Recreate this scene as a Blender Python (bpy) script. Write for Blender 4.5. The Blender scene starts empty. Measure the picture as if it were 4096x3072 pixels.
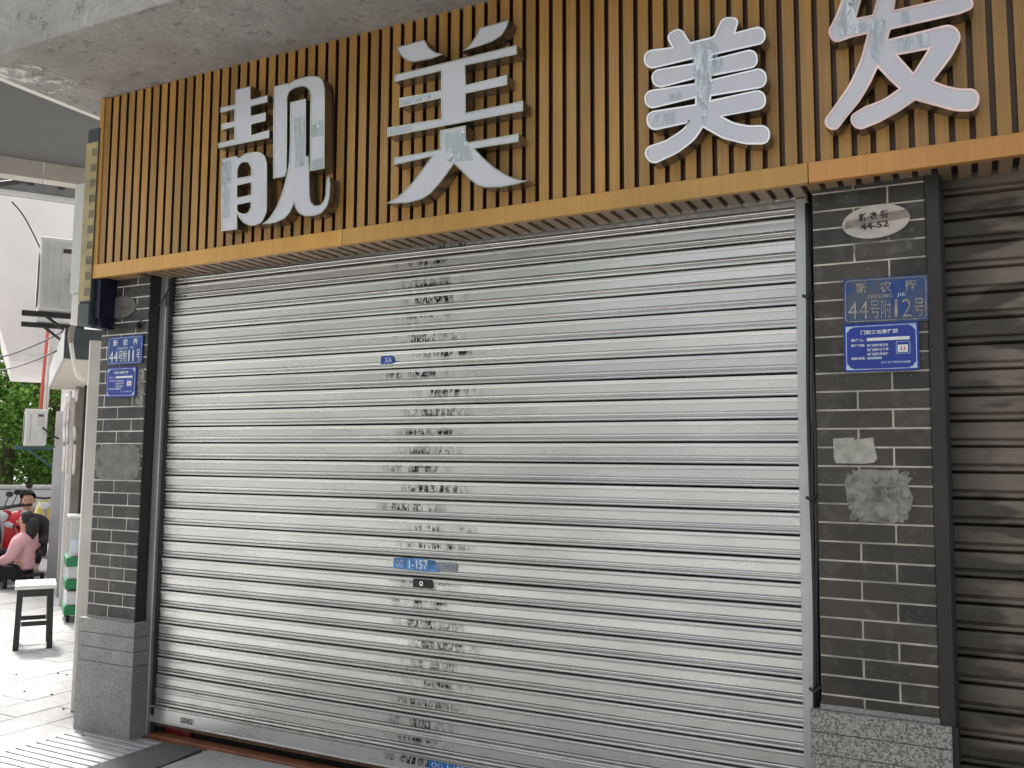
import bpy, bmesh, math, random
from mathutils import Vector, Matrix, noise as mnoise
from mathutils.geometry import tessellate_polygon
random.seed(7)
R = math.radians
scene = bpy.context.scene
COL = scene.collection

# ------------------------------------------------------------------ camera
CAM = Vector((3.5787, -3.2465, 1.3286)); YAW, PIT, ROL, FPX = 0.47143, 0.08854, 0.011216, 3613.5
fw = Vector((-math.sin(YAW)*math.cos(PIT), math.cos(YAW)*math.cos(PIT), math.sin(PIT)))
r0 = Vector((math.cos(YAW), math.sin(YAW), 0)); u0 = r0.cross(fw)
rt = r0*math.cos(ROL) + u0*math.sin(ROL); up = u0*math.cos(ROL) - r0*math.sin(ROL)
cd = bpy.data.cameras.new('camera'); cam = bpy.data.objects.new('camera', cd); COL.objects.link(cam)
cam.matrix_world = Matrix(((rt.x, up.x, -fw.x, CAM.x), (rt.y, up.y, -fw.y, CAM.y), (rt.z, up.z, -fw.z, CAM.z), (0, 0, 0, 1)))
cd.sensor_fit = 'HORIZONTAL'; cd.sensor_width = 36; cd.lens = FPX/4096*36; cd.clip_start = 0.05; cd.clip_end = 500
scene.camera = cam
def facade(px, py, y):
    """point of the facade plane y = const that a photograph pixel (4096 wide) shows: used to read off sizes"""
    d = fw + rt*((px-2048)/FPX) - up*((py-1536)/FPX)
    return CAM + d*((y-CAM.y)/d.y)

# ------------------------------------------------------------------ light
SUN_EL, SUN_AZ = R(52), R(298)      # azimuth measured from +Y clockwise: from beyond the left corner, the front lies in the building's own shade
w = bpy.data.worlds.new('World'); scene.world = w; w.use_nodes = True
nt = w.node_tree; nt.nodes.clear()
o_ = nt.nodes.new('ShaderNodeOutputWorld'); bg = nt.nodes.new('ShaderNodeBackground'); sky = nt.nodes.new('ShaderNodeTexSky')
hs = nt.nodes.new('ShaderNodeHueSaturation')
sky.sky_type = 'NISHITA'; sky.sun_disc = False; sky.sun_elevation = SUN_EL; sky.sun_rotation = SUN_AZ
sky.air_density = 1.0; sky.dust_density = 6.0; sky.ozone_density = 1.0
hs.inputs['Saturation'].default_value = 0.28
bg.inputs['Strength'].default_value = 0.15
nt.links.new(sky.outputs[0], hs.inputs['Color']); nt.links.new(hs.outputs[0], bg.inputs['Color']); nt.links.new(bg.outputs[0], o_.inputs['Surface'])
sl = bpy.data.lights.new('sun', 'SUN'); so = bpy.data.objects.new('sun', sl); COL.objects.link(so)
sl.energy = 2.6; sl.angle = R(7); sl.color = (1.0, 0.98, 0.95)
sd = Vector((math.sin(SUN_AZ)*math.cos(SUN_EL), math.cos(SUN_AZ)*math.cos(SUN_EL), math.sin(SUN_EL)))
so.rotation_euler = sd.to_track_quat('Z', 'Y').to_euler(); so.location = (-4, -8, 12)
vs = scene.view_settings; vs.view_transform = 'Standard'; vs.look = 'None'; vs.gamma = 1; vs.use_curve_mapping = False; vs.exposure = 1.3
cy = scene.cycles; cy.max_bounces = 5; cy.diffuse_bounces = 3; cy.glossy_bounces = 3; cy.transparent_max_bounces = 8; cy.transmission_bounces = 2; cy.caustics_reflective = False; cy.caustics_refractive = False

# ------------------------------------------------------------------ materials
MATS = {}
class NT:
    def __init__(s, name):
        s.m = bpy.data.materials.new(name); s.m.use_nodes = True; s.t = s.m.node_tree; s.n = s.t.nodes
        s.p = s.n['Principled BSDF']; MATS[name] = s.m
    def add(s, typ, **kw):
        n = s.n.new(typ)
        for k, v in kw.items():
            if k in n.inputs: n.inputs[k].default_value = v
            else: setattr(n, k, v)
        return n
    def lk(s, a, b): s.t.links.new(a, b)
    def pos(s, scale=(1, 1, 1), kind='Position'):
        if kind == 'Position': o = s.add('ShaderNodeNewGeometry').outputs['Position']
        else: o = s.add('ShaderNodeTexCoord').outputs[kind]
        mp = s.add('ShaderNodeMapping'); mp.inputs['Scale'].default_value = scale; s.lk(o, mp.inputs['Vector']); return mp.outputs[0]
    def noise(s, vec, scale, detail=4, rough=.55, dist=0):
        n = s.add('ShaderNodeTexNoise', Scale=scale, Detail=detail, Roughness=rough, Distortion=dist); s.lk(vec, n.inputs['Vector']); return n.outputs['Fac']
    def ramp(s, fac, stops):
        n = s.add('ShaderNodeValToRGB'); e = n.color_ramp.elements
        while len(e) < len(stops): e.new(.5)
        for el, (p, c) in zip(e, stops):
            el.position = p; el.color = (c, c, c, 1) if isinstance(c, (int, float)) else (*c, 1)
        s.lk(fac, n.inputs[0]); return n.outputs[0]
    def math(s, op, a, b=None, clamp=False):
        n = s.add('ShaderNodeMath', operation=op); n.use_clamp = clamp
        for i, v in enumerate((a, b)):
            if v is None: continue
            if isinstance(v, (int, float)): n.inputs[i].default_value = v
            else: s.lk(v, n.inputs[i])
        return n.outputs[0]
    def mix(s, fac, a, b, blend='MIX'):
        n = s.add('ShaderNodeMix', data_type='RGBA', blend_type=blend)
        for sock, v in ((n.inputs[0], fac), (n.inputs[6], a), (n.inputs[7], b)):
            if isinstance(v, tuple): sock.default_value = (*v, 1) if len(v) == 3 else v
            elif isinstance(v, (int, float)): sock.default_value = v
            else: s.lk(v, sock)
        return n.outputs[2]
    def bump(s, h, strength, dist=.01):
        n = s.add('ShaderNodeBump', Strength=strength, Distance=dist); s.lk(h, n.inputs['Height']); s.lk(n.outputs[0], s.p.inputs['Normal']); return n
    def set(s, **kw):
        for k, v in kw.items():
            k = k.replace('_', ' ')
            if isinstance(v, (int, float)): s.p.inputs[k].default_value = v
            elif isinstance(v, tuple): s.p.inputs[k].default_value = (*v, 1)
            else: s.lk(v, s.p.inputs[k])
        return s.m
def simple(name, col, rough=.6, metal=0, var=.12, sc=6, bump=0, bsc=80, obj=True, **kw):
    """plain material with mottling, random value per object and a fine bump"""
    k = NT(name); v = k.pos()
    n = k.noise(v, sc, 5)
    f = k.ramp(n, [(.3, 1-var), (.7, 1+var)])
    oi = k.add('ShaderNodeObjectInfo').outputs['Random']
    f2 = k.ramp(oi, [(0, 1-var*.6), (1, 1+var*.6)])
    c = k.mix(1.0, col, f, 'MULTIPLY')
    if obj: c = k.mix(1.0, c, f2, 'MULTIPLY')
    if bump: k.bump(k.noise(v, bsc, 3), bump, .004)
    k.set(Base_Color=c, Roughness=rough, Metallic=metal, **kw); return k.m
def m_steel():
    k = NT('galvanised'); v = k.pos()
    sep = k.add('ShaderNodeSeparateXYZ'); g = k.add('ShaderNodeNewGeometry'); k.lk(g.outputs['Position'], sep.inputs[0])
    oi = k.add('ShaderNodeObjectInfo').outputs['Random']
    n1 = k.noise(k.pos((1.1, 1, 3)), 1.6, 4)
    base = k.ramp(n1, [(.3, (.60, .60, .585)), (.7, (.70, .70, .685))])
    base = k.mix(1, base, k.ramp(oi, [(0, (.90, .90, .90)), (1, (1.05, 1.05, 1.03))]), 'MULTIPLY')
    so_ = k.add('ShaderNodeSeparateXYZ'); k.lk(k.add('ShaderNodeTexCoord').outputs['Object'], so_.inputs[0])
    tz = k.math('MULTIPLY', so_.outputs[2], -10)                   # decimetres below the seam
    panel = k.ramp(tz, [(.165, .12), (.19, 1), (.455, 1), (.475, .12)])
    def sv(sc):
        a = k.add('ShaderNodeVectorMath', operation='ADD'); k.lk(k.pos(sc), a.inputs[0]); m_ = k.add('ShaderNodeVectorMath', operation='SCALE'); m_.inputs[0].default_value = (37, 11, 23); k.lk(oi, m_.inputs['Scale']); k.lk(m_.outputs[0], a.inputs[1]); return a.outputs[0]
    # grime round the lock line: dried glue, runs and rubbed finger marks on the flat of each slat
    x0 = k.math('ADD', k.math('MULTIPLY', k.math('SUBTRACT', oi, .5), .18), 1.535)
    dx = k.math('ABSOLUTE', k.math('SUBTRACT', sep.outputs[0], x0))
    band = k.ramp(dx, [(.0, 1), (.09, .75), (.20, 0)])
    run = k.ramp(k.noise(sv((46, 1, 16)), 1.2, 4, .65, 1.5), [(.43, 0), (.52, 1)])
    blot = k.ramp(k.noise(sv((10, 1, 5)), 1.9, 3, .6), [(.40, 0), (.50, 1)])
    per = k.ramp(k.noise(k.pos((.0, .0, 12)), 2.9, 1), [(.36, .10), (.58, 1)])
    grime = k.math('MULTIPLY', k.math('MULTIPLY', k.math('MULTIPLY', band, panel), k.math('MULTIPLY', run, blot)), k.math('MULTIPLY', per, 1.5), True)
    dull = k.math('MULTIPLY', k.math('MULTIPLY', band, panel), k.ramp(k.noise(sv((11, 1, 9)), 2, 4, .6), [(.42, 0), (.66, .55)]))
    edge = k.ramp(k.noise(k.pos((7, 1, 30)), 1.3, 4), [(.55, 0), (.7, .5)])
    spots = k.ramp(k.noise(k.pos((22, 1, 40)), 1.0, 2), [(.73, 0), (.76, .6)])
    scr = k.ramp(k.noise(k.pos((2.2, 1, 150)), 1.0, 2), [(.70, 0), (.74, .5)])
    low = k.ramp(sep.outputs[2], [(.05, 1), (.75, 0)])
    foot = k.math('MULTIPLY', low, edge)
    c = k.mix(foot, base, (.30, .265, .22)); c = k.mix(dull, c, (.27, .26, .235)); c = k.mix(k.math('MULTIPLY', k.math('ADD', spots, scr, True), .4), c, (.2, .19, .17)); c = k.mix(grime, c, (.022, .02, .018))
    ro = k.ramp(k.noise(k.pos((1.2, 1, 5)), 2, 3), [(.3, .24), (.7, .36)]); ro = k.mix(k.math('ADD', k.math('ADD', grime, dull, True), foot, True), ro, (.55, .55, .55))
    k.set(Base_Color=c, Roughness=ro, Metallic=.76); return k.m
def m_wood(name, col, hue=.18):
    k = NT(name); oi = k.add('ShaderNodeObjectInfo').outputs['Random']
    n = k.noise(k.pos((55, 55, 1.3)), 1.6, 5, .6, .2)
    n2 = k.noise(k.pos((2, 2, 1)), 1.4, 3)
    a = tuple(x*(1-hue) for x in col); b = tuple(min(1, x*(1+hue)) for x in col)
    c = k.mix(k.ramp(n, [(.3, 0), (.7, 1)]), a, b)
    c = k.mix(1, c, k.ramp(oi, [(0, (.80, .78, .74)), (.5, (1, 1, 1)), (1, (1.16, 1.10, 1.0))]), 'MULTIPLY')
    c = k.mix(1, c, k.ramp(n2, [(.3, .88), (.7, 1.08)]), 'MULTIPLY')
    k.bump(n, .10, .003); k.set(Base_Color=c, Roughness=k.ramp(n2, [(.3, .30), (.7, .42)])); return k.m
def m_concrete(name, col, sc=3.0, contrast=.25, stain=.5, bump=.35):
    k = NT(name); v = k.pos()
    a = k.noise(v, sc, 8, .62); b = k.noise(v, sc*9, 6, .65, .3); s = k.noise(k.pos((1, 1.6, 1)), sc*3.4, 7, .75, .5)
    c = k.mix(k.ramp(a, [(.3, 0), (.7, 1)]), tuple(x*(1-contrast) for x in col), tuple(x*(1+contrast) for x in col))
    c = k.mix(1, c, k.ramp(b, [(.3, .86), (.7, 1.1)]), 'MULTIPLY')
    c = k.mix(k.math('MULTIPLY', k.ramp(s, [(.585, 0), (.61, 1), (.66, 0)]), stain), c, tuple(x*.3 for x in col))
    s2 = k.noise(k.pos((1.3, 1, 1)), sc*7, 7, .75, .6)
    c = k.mix(k.math('MULTIPLY', k.ramp(s2, [(.47, 0), (.50, 1), (.53, 0)]), k.ramp(a, [(.42, 0), (.62, stain*.7)])), c, tuple(x*.4 for x in col))
    c = k.mix(k.ramp(k.noise(v, sc*14, 3), [(.68, 0), (.72, stain)]), c, tuple(x*.35 for x in col))
    k.bump(b, bump, .006); k.set(Base_Color=c, Roughness=.9); return k.m
def m_brick(name, a, b, warm=(.12, .095, .075), dust=.35):
    k = NT(name); v = k.pos(); oi = k.add('ShaderNodeObjectInfo').outputs['Random']
    c = k.mix(oi, a, b)
    c = k.mix(k.ramp(k.noise(v, 4.5, 4), [(.45, 0), (.75, .7)]), c, warm)
    c = k.mix(k.ramp(k.noise(k.pos((1, 1, 1)), 16, 6, .7), [(.52, 0), (.8, dust)]), c, (.27, .26, .24))
    c = k.mix(k.ramp(k.noise(v, 120, 2), [(.72, 0), (.78, .6)]), c, (.4, .39, .36))
    k.bump(k.noise(v, 60, 5), .25, .003); k.set(Base_Color=c, Roughness=k.ramp(k.noise(v, 6, 3), [(.3, .36), (.7, .6)])); return k.m
def m_granite(name, dark, light, scale, squig=True, contrast=1.0):
    k = NT(name); v = k.pos()
    n = k.noise(v, scale, 4, .6, .6 if squig else .1)
    c = k.mix(k.ramp(n, [(.42, 0), (.56, 1)]), dark, light)
    c = k.mix(1, c, k.ramp(k.noise(v, 5, 4), [(.3, .82), (.7, 1.12)]), 'MULTIPLY')
    k.bump(n, .35, .004); k.set(Base_Color=c, Roughness=.8); return k.m
def m_darkshutter():
    k = NT('brown_shutter_paint'); v = k.pos()
    sep = k.add('ShaderNodeSeparateXYZ'); g = k.add('ShaderNodeNewGeometry'); k.lk(g.outputs['Position'], sep.inputs[0])
    worn = k.ramp(k.noise(k.pos((1.6, 1, 5.5)), 1.5, 3, .5), [(.45, 0), (.50, 1)])
    xf = k.ramp(sep.outputs[0], [(.352, 0), (.366, 1)])      # ramp runs over 0..1, x is scaled below
    sx = k.math('MULTIPLY', sep.outputs[0], .1); k.lk(sx, xf.node.inputs[0])
    c = k.mix(k.math('MULTIPLY', worn, xf), (.052, .043, .034), (.20, .165, .13))
    c = k.mix(k.ramp(k.noise(v, 7, 5), [(.4, 0), (.75, .5)]), c, (.062, .060, .044))
    c = k.mix(k.ramp(k.noise(k.pos((3, 1, 30)), 2, 4), [(.5, 0), (.75, .4)]), c, (.03, .027, .024))
    k.set(Base_Color=c, Roughness=k.ramp(k.noise(v, 9, 4), [(.3, .38), (.7, .6)])); return k.m
def m_letterface(name, taped):
    k = NT(name); v = k.pos()
    c = k.mix(k.ramp(k.noise(v, 3, 3), [(.35, 0), (.65, 1)]), (.545, .55, .61), (.585, .59, .635))
    c = k.mix(k.ramp(k.noise(k.pos((24, 1, 2)), 2, 4), [(.62, 0), (.8, .22)]), c, (.42, .42, .40))
    k.bump(k.noise(v, 9, 2), .10, .004)
    k.set(Base_Color=c, Roughness=.22, Specular_IOR_Level=.55); return k.m
def m_tape():
    k = NT('clear_tape'); v = k.pos()
    wr = k.noise(k.pos((22, 1, 7)), 1.6, 3, .55, 1.2); bp = k.add('ShaderNodeBump', Strength=.9, Distance=.012); k.lk(wr, bp.inputs['Height'])
    tr = k.add('ShaderNodeBsdfTransparent'); tr.inputs[0].default_value = (.93, .95, .95, 1)
    gl = k.add('ShaderNodeBsdfGlossy', Roughness=.06); gl.inputs[0].default_value = (.9, .92, .92, 1); k.lk(bp.outputs[0], gl.inputs['Normal'])
    ms = k.add('ShaderNodeMixShader'); k.lk(k.ramp(wr, [(.44, .0), (.66, .34)]), ms.inputs[0]); k.lk(tr.outputs[0], ms.inputs[1]); k.lk(gl.outputs[0], ms.inputs[2])
    k.lk(ms.outputs[0], k.n['Material Output'].inputs['Surface']); return k.m
def m_alpha(name, col, sc, lo, hi, rough=.85, amount=1.0):
    k = NT(name); v = k.pos()
    a = k.math('MULTIPLY', k.ramp(k.noise(v, sc, 6, .68, .5), [(lo, 0), (hi, 1)]), amount)
    c = k.mix(k.ramp(k.noise(v, sc*2.3, 4), [(.3, 0), (.7, 1)]), tuple(x*.75 for x in col), tuple(min(1, x*1.2) for x in col))
    k.set(Base_Color=c, Roughness=rough, Alpha=a); return k.m
def m_leaf():
    k = NT('leaf'); oi = k.add('ShaderNodeNewGeometry').outputs['Random Per Island']
    c = k.ramp(oi, [(0, (.055, .13, .025)), (.5, (.13, .27, .05)), (1, (.24, .37, .10))])
    df = k.add('ShaderNodeBsdfDiffuse'); tl = k.add('ShaderNodeBsdfTranslucent'); k.lk(c, df.inputs[0]); k.lk(c, tl.inputs[0])
    ms = k.add('ShaderNodeMixShader'); ms.inputs[0].default_value = .45; k.lk(df.outputs[0], ms.inputs[1]); k.lk(tl.outputs[0], ms.inputs[2]); k.lk(ms.outputs[0], k.n['Material Output'].inputs['Surface']); return k.m
M_STEEL = m_steel()
M_RAIL = simple('rail_alu', (.50, .505, .51), .42, .75, .08, 3, .05)
M_DARKRAIL = simple('rail_dark', (.030, .028, .026), .5, .2, .2, 5)
M_BLACK = simple('black_rubber', (.012, .012, .013), .5, 0, .2, 9)
M_VOID = simple('dark_interior', (.015, .013, .012), .9, 0, .1)
M_WOOD = m_wood('wood_slat', (.37, .203, .058)); M_TRIM = m_wood('wood_trim', (.52, .292, .077), .07); M_TRIM_GLOW = m_wood('wood_trim_red_glow', (.51, .25, .072), .07); M_DARKW = simple('wood_dark_edge', (.030, .012, .007), .6, 0, .2)  # reddish glow on the right-hand trim board is painted into its orange colour
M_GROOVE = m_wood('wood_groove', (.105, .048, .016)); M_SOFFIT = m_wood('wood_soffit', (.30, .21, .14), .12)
M_CHROME = simple('letter_metal', (.70, .69, .66), .24, .9, .1, 12)
M_PINK = simple('letter_rim_red_reflection', (.80, .60, .55), .30, .7, .35, 5)  # red reflection on the rims, painted in as a pink tint
M_RETURN = simple('letter_return', (.24, .20, .15), .26, .8, .25, 10)
M_FACE1 = m_letterface('letter_face_clean', -.04); M_FACE2 = m_letterface('letter_face_taped', .03); M_TAPE = m_tape()
M_CONC = m_concrete('concrete_raw', (.31, .30, .278), 2.6, .28, .9, .7)
M_CONC2 = m_concrete('concrete_smooth', (.37, .365, .345), 1.6, .15, .35, .25)
M_PAVE = m_concrete('paving', (.36, .357, .347), 5, .14, .4, .15)
M_FLOOR = m_concrete('cement_floor', (.34, .335, .325), 4, .14, .35, .15)
M_BRICKL = m_brick('brick_grey', (.020, .020, .0195), (.048, .047, .044), (.070, .058, .046), .4); M_BRICKR = m_brick('brick_brown', (.020, .020, .016), (.050, .043, .034), (.072, .053, .039), .3)
M_MORTAR = simple('mortar', (.46, .43, .37), .9, 0, .45, 9, .3, 90, False)
M_MORTARL = simple('mortar_white', (.62, .60, .56), .9, 0, .3, 9, .3, 90, False); M_GRANL = m_granite('stone_dark', (.19, .19, .183), (.33, .33, .315), 170, False); M_GRANR = m_granite('stone_pale', (.13, .125, .115), (.40, .39, .36), 120)
M_SHUT2 = m_darkshutter()
M_BLUE = simple('enamel_blue', (.006, .050, .24), .38, 0, .25, 10); M_BLUE2 = simple('plate_blue', (.012, .036, .28), .35, 0, .12, 6)
k_ = NT('enamel_tarnished'); v_ = k_.pos(); c_ = k_.mix(k_.ramp(k_.noise(v_, 9, 5, .6), [(.40, 0), (.56, .85)]), (.006, .050, .22), (.075, .092, .115)); M_BLUET = k_.set(Base_Color=c_, Roughness=.5)
M_WHITE = simple('print_white', (.74, .75, .76), .55, 0, .1, 40, 0, 80, False); M_PALE = simple('print_pale', (.42, .52, .66), .5, 0, .3, 25, 0, 80, False)
M_TARN = simple('print_tarnished', (.33, .30, .26), .6, 0, .45, 40, 0, 80, False); M_RED = simple('print_red', (.50, .05, .05), .5)
M_INK = simple('ink', (.02, .018, .018), .6, 0, .2); M_OVAL = simple('oval_enamel', (.50, .455, .41), .55, 0, .25, 9)
M_OVALD = simple('oval_grime', (.13, .125, .12), .6, 0, .2, 9)
M_BAND = simple('oval_band', (.24, .21, .18), .6, 0, .3, 30)
M_SILL = simple('sill_brown', (.20, .078, .036), .6, 0, .3, 8, .3); M_MAT = m_concrete('wet_dark', (.085, .088, .088), 6, .35, .5, .4)
M_GRATE = simple('grate_steel', (.36, .365, .37), .5, .35, .12, 9, .2); M_RUST = simple('rust', (.12, .06, .035), .8, 0, .4, 30, .3)
M_NAVY = simple('navy_tarp', (.004, .006, .022), .45, 0, .2, 6); M_SLATE = simple('slate_box', (.05, .065, .07), .45, 0, .2, 9)
M_YEL = simple('yellow_film', (.42, .34, .16), .45, 0, .25, 9); M_CHK = simple('film_dark', (.15, .13, .085), .5, 0, .4, 20)
M_CREAM = simple('cream_plaster', (.74, .71, .66), .8, 0, .1, 4, .1); M_ACW = simple('ac_plastic', (.60, .60, .58), .5, 0, .08, 6)
M_ACG = simple('ac_grey', (.44, .44, .43), .5, 0, .1, 6); M_OFFW = simple('offwhite_wall', (.70, .665, .655), .85, 0, .06, 2, .1)
M_CEIL = simple('ceiling_dark', (.11, .108, .105), .9, 0, .08, 2); M_BEAMS = simple('girder', (.15, .15, .155), .6, .2, .25, 6)
M_BEIGE = simple('beige_band', (.44, .41, .36), .8, 0, .1, 4); M_TAUPE = simple('taupe', (.26, .235, .205), .8, 0, .15, 4, .15)
M_REDP = simple('red_pole', (.55, .10, .07), .5, 0, .15); M_GREY = simple('grey_panel', (.40, .40, .405), .7, 0, .1, 4)
M_PIPE = simple('pvc_pipe', (.66, .64, .60), .5, 0, .1, 6); M_GREEN = simple('green_plastic', (.015, .20, .075), .45, 0, .2, 9)
M_CLEAR = NT('clear_plastic'); M_CLEAR = M_CLEAR.set(Base_Color=(.85, .88, .88), Roughness=.15, Alpha=.35)
M_STOOLW = simple('stool_top', (.70, .69, .67), .4, 0, .04, 3); M_STOOLB = simple('stool_black', (.012, .012, .012), .4, 0, .15)
M_SKIN = simple('skin', (.55, .33, .24), .6, 0, .05); M_HAIR = simple('hair', (.012, .010, .010), .5, 0, .2, 30)
M_PINKC = simple('pink_coat', (.72, .40, .44), .85, 0, .08, 8); M_JACK = simple('dark_jacket', (.025, .025, .03), .7, 0, .2)
M_TROUS = simple('black_trousers', (.014, .014, .015), .8, 0, .15); M_SHOE = simple('shoe', (.55, .53, .52), .6)
M_REDH = simple('red_gloss', (.62, .025, .03), .25, 0, .08); M_YELLOW = simple('yellow_paint', (.62, .50, .10), .4, 0, .1)
M_SCW = simple('scooter_white', (.62, .62, .64), .3, 0, .1); M_TYRE = simple('tyre', (.02, .02, .02), .8); M_GLASS = simple('lamp_lens', (.6, .62, .65), .1)
M_BARK = simple('bark', (.10, .075, .05), .9, 0, .25, 12, .5); M_LEAF = m_leaf()
M_PAPER = m_alpha('paper_remnant', (.40, .39, .34), 14, .18, .26, .85); M_GLUE = m_alpha('glue_residue', (.30, .29, .255), 22, .30, .54, .8, .9)
M_SMEAR = m_alpha('cement_smear', (.20, .195, .18), 9, .28, .42, .9, .95)
M_DUST = m_alpha('dust_film', (.16, .15, .135), 11, .40, .62, .9, .6)

# ------------------------------------------------------------------ builders
def obj(name, me, mat=None, parent=None, smooth=False):
    o = bpy.data.objects.new(name, me); COL.objects.link(o)
    if mat and not me.materials: me.materials.append(mat)
    if parent: o.parent = parent
    if smooth: me.polygons.foreach_set('use_smooth', [True]*len(me.polygons))
    return o
def tag(o, label=None, cat=None, group=None, kind=None):
    for k, v in (('label', label), ('category', cat), ('group', group), ('kind', kind)):
        if v: o[k] = v
    return o
def empty(name, loc=(0, 0, 0), label=None, cat=None, group=None, rot=(0, 0, 0)):
    o = bpy.data.objects.new(name, None); COL.objects.link(o); o.location = loc; o.rotation_euler = rot; o.empty_display_size = .1
    return tag(o, label, cat, group)
def mesh(name, verts, faces):
    me = bpy.data.meshes.new(name); me.from_pydata([tuple(v) for v in verts], [], faces); me.update(); return me
def bm_mesh(name, bm):
    me = bpy.data.meshes.new(name); bmesh.ops.recalc_face_normals(bm, faces=bm.faces[:]); bm.to_mesh(me); bm.free(); return me
def add_box(bm, a, b, mtx=None):
    vs_ = [bm.verts.new(Vector((x, y, z))) for x in (a[0], b[0]) for y in (a[1], b[1]) for z in (a[2], b[2])]
    if mtx is not None:
        for v in vs_: v.co = mtx @ v.co
    for f in ((0, 1, 3, 2), (4, 6, 7, 5), (0, 4, 5, 1), (2, 3, 7, 6), (0, 2, 6, 4), (1, 5, 7, 3)): bm.faces.new([vs_[i] for i in f])
    return vs_
def box_me(name, a, b, bev=0, seg=1, mtx=None):
    bm = bmesh.new(); add_box(bm, a, b, mtx)
    if bev: bmesh.ops.bevel(bm, geom=bm.edges[:], offset=bev, segments=seg, profile=.7, affect='EDGES')
    return bm_mesh(name, bm)
def box(name, a, b, mat, parent=None, bev=0, seg=1, mtx=None): return obj(name, box_me(name, a, b, bev, seg, mtx), mat, parent)
def add_tube(bm, pts, rad, n=8, cap=True, closed=False):
    pts = [Vector(p) for p in pts]; rings = []
    for i, p in enumerate(pts):
        if closed: t = pts[(i+1) % len(pts)] - pts[i-1]
        else: t = (pts[min(i+1, len(pts)-1)] - pts[max(i-1, 0)])
        t.normalize(); a = t.orthogonal() if abs(t.z) > .9 else t.cross(Vector((0, 0, 1)))
        a.normalize(); b = t.cross(a); r = rad[i] if isinstance(rad, (list, tuple)) else rad
        rings.append([bm.verts.new(p + (a*math.cos(k*2*math.pi/n) + b*math.sin(k*2*math.pi/n))*r) for k in range(n)])
    for i in range(len(rings)-(0 if closed else 1)):
        A, B = rings[i], rings[(i+1) % len(rings)]
        for k in range(n): bm.faces.new((A[k], A[(k+1) % n], B[(k+1) % n], B[k]))
    if cap and not closed: bm.faces.new(rings[0][::-1]); bm.faces.new(rings[-1])
def tube(name, pts, rad, mat, parent=None, n=8, closed=False):
    bm = bmesh.new(); add_tube(bm, pts, rad, n, True, closed); return obj(name, bm_mesh(name, bm), mat, parent, True)
def add_lathe(bm, prof, n=20, mtx=None):
    rings = []
    for r, z in prof:
        rings.append([bm.verts.new((r*math.cos(k*2*math.pi/n), r*math.sin(k*2*math.pi/n), z)) for k in range(n)])
    for A, B in zip(rings, rings[1:]):
        for k in range(n): bm.faces.new((A[k], A[(k+1) % n], B[(k+1) % n], B[k]))
    bm.faces.new(rings[0][::-1]); bm.faces.new(rings[-1])
    if mtx is not None:
        for rg in rings:
            for v in rg: v.co = mtx @ v.co
def curve_pts(P, n=8):
    """Catmull-Rom through the points"""
    P = [Vector(p) for p in P]; out = []
    for i in range(len(P)-1):
        a, b, c, d = P[max(i-1, 0)], P[i], P[i+1], P[min(i+2, len(P)-1)]
        for k in range(n):
            t = k/n; out.append(.5*((2*b)+(c-a)*t+(2*a-5*b+4*c-d)*t*t+(3*b-a-3*c+d)*t**3))
    out.append(P[-1]); return out
def plate(name, poly, y, th, mat, parent=None):
    """flat plate in the facade plane: poly = (x, z) list, front face at y, thickness th towards the wall"""
    n = len(poly); V = [(x, y, z) for x, z in poly] + [(x, y+th, z) for x, z in poly]
    tri = tessellate_polygon([[Vector((x, z, 0)) for x, z in poly]])
    F = [tuple(t) for t in tri] + [tuple(i+n for i in t[::-1]) for t in tri] + [(i, (i+1) % n, (i+1) % n+n, i+n) for i in range(n)]
    bm = bmesh.new(); bv = [bm.verts.new(v) for v in V]
    for f in F: bm.faces.new([bv[i] for i in f])
    return obj(name, bm_mesh(name, bm), mat, parent)
def rrect(x0, z0, x1, z1, r, n=5):
    out = []
    for cx, cz, a0 in ((x1-r, z1-r, 0), (x0+r, z1-r, 90), (x0+r, z0+r, 180), (x1-r, z0+r, 270)):
        for k in range(n+1): a = R(a0+90*k/n); out.append((cx+r*math.cos(a), cz+r*math.sin(a)))
    return out
def ellipse(cx, cz, rx, rz, n=40): return [(cx+rx*math.cos(2*math.pi*k/n), cz+rz*math.sin(2*math.pi*k/n)) for k in range(n)]
def text(name, s, x0, x1, z0, z1, y, mat, parent, bold=0.0, keep=False):
    """flat printed lettering fitted into the box x0..x1, z0..z1"""
    cu = bpy.data.curves.new(name, 'FONT'); cu.body = s; cu.size = 1; cu.resolution_u = 2; cu.offset = bold
    t = bpy.data.objects.new(name, cu); COL.objects.link(t)
    dg = bpy.context.evaluated_depsgraph_get(); dg.update()
    me = bpy.data.meshes.new_from_object(t.evaluated_get(dg)); bpy.data.objects.remove(t)
    me.materials.clear()
    xs = [v.co.x for v in me.vertices]; ys = [v.co.y for v in me.vertices]
    a, b, c, d = min(xs), max(xs), min(ys), max(ys); sx = (x1-x0)/max(b-a, 1e-6); sz = (z1-z0)/max(d-c, 1e-6)
    for v in me.vertices: v.co = ((v.co.x-a)*sx+x0, y, (v.co.y-c)*sz+z0)
    me.update(); return obj(name, me, mat, parent)

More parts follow.
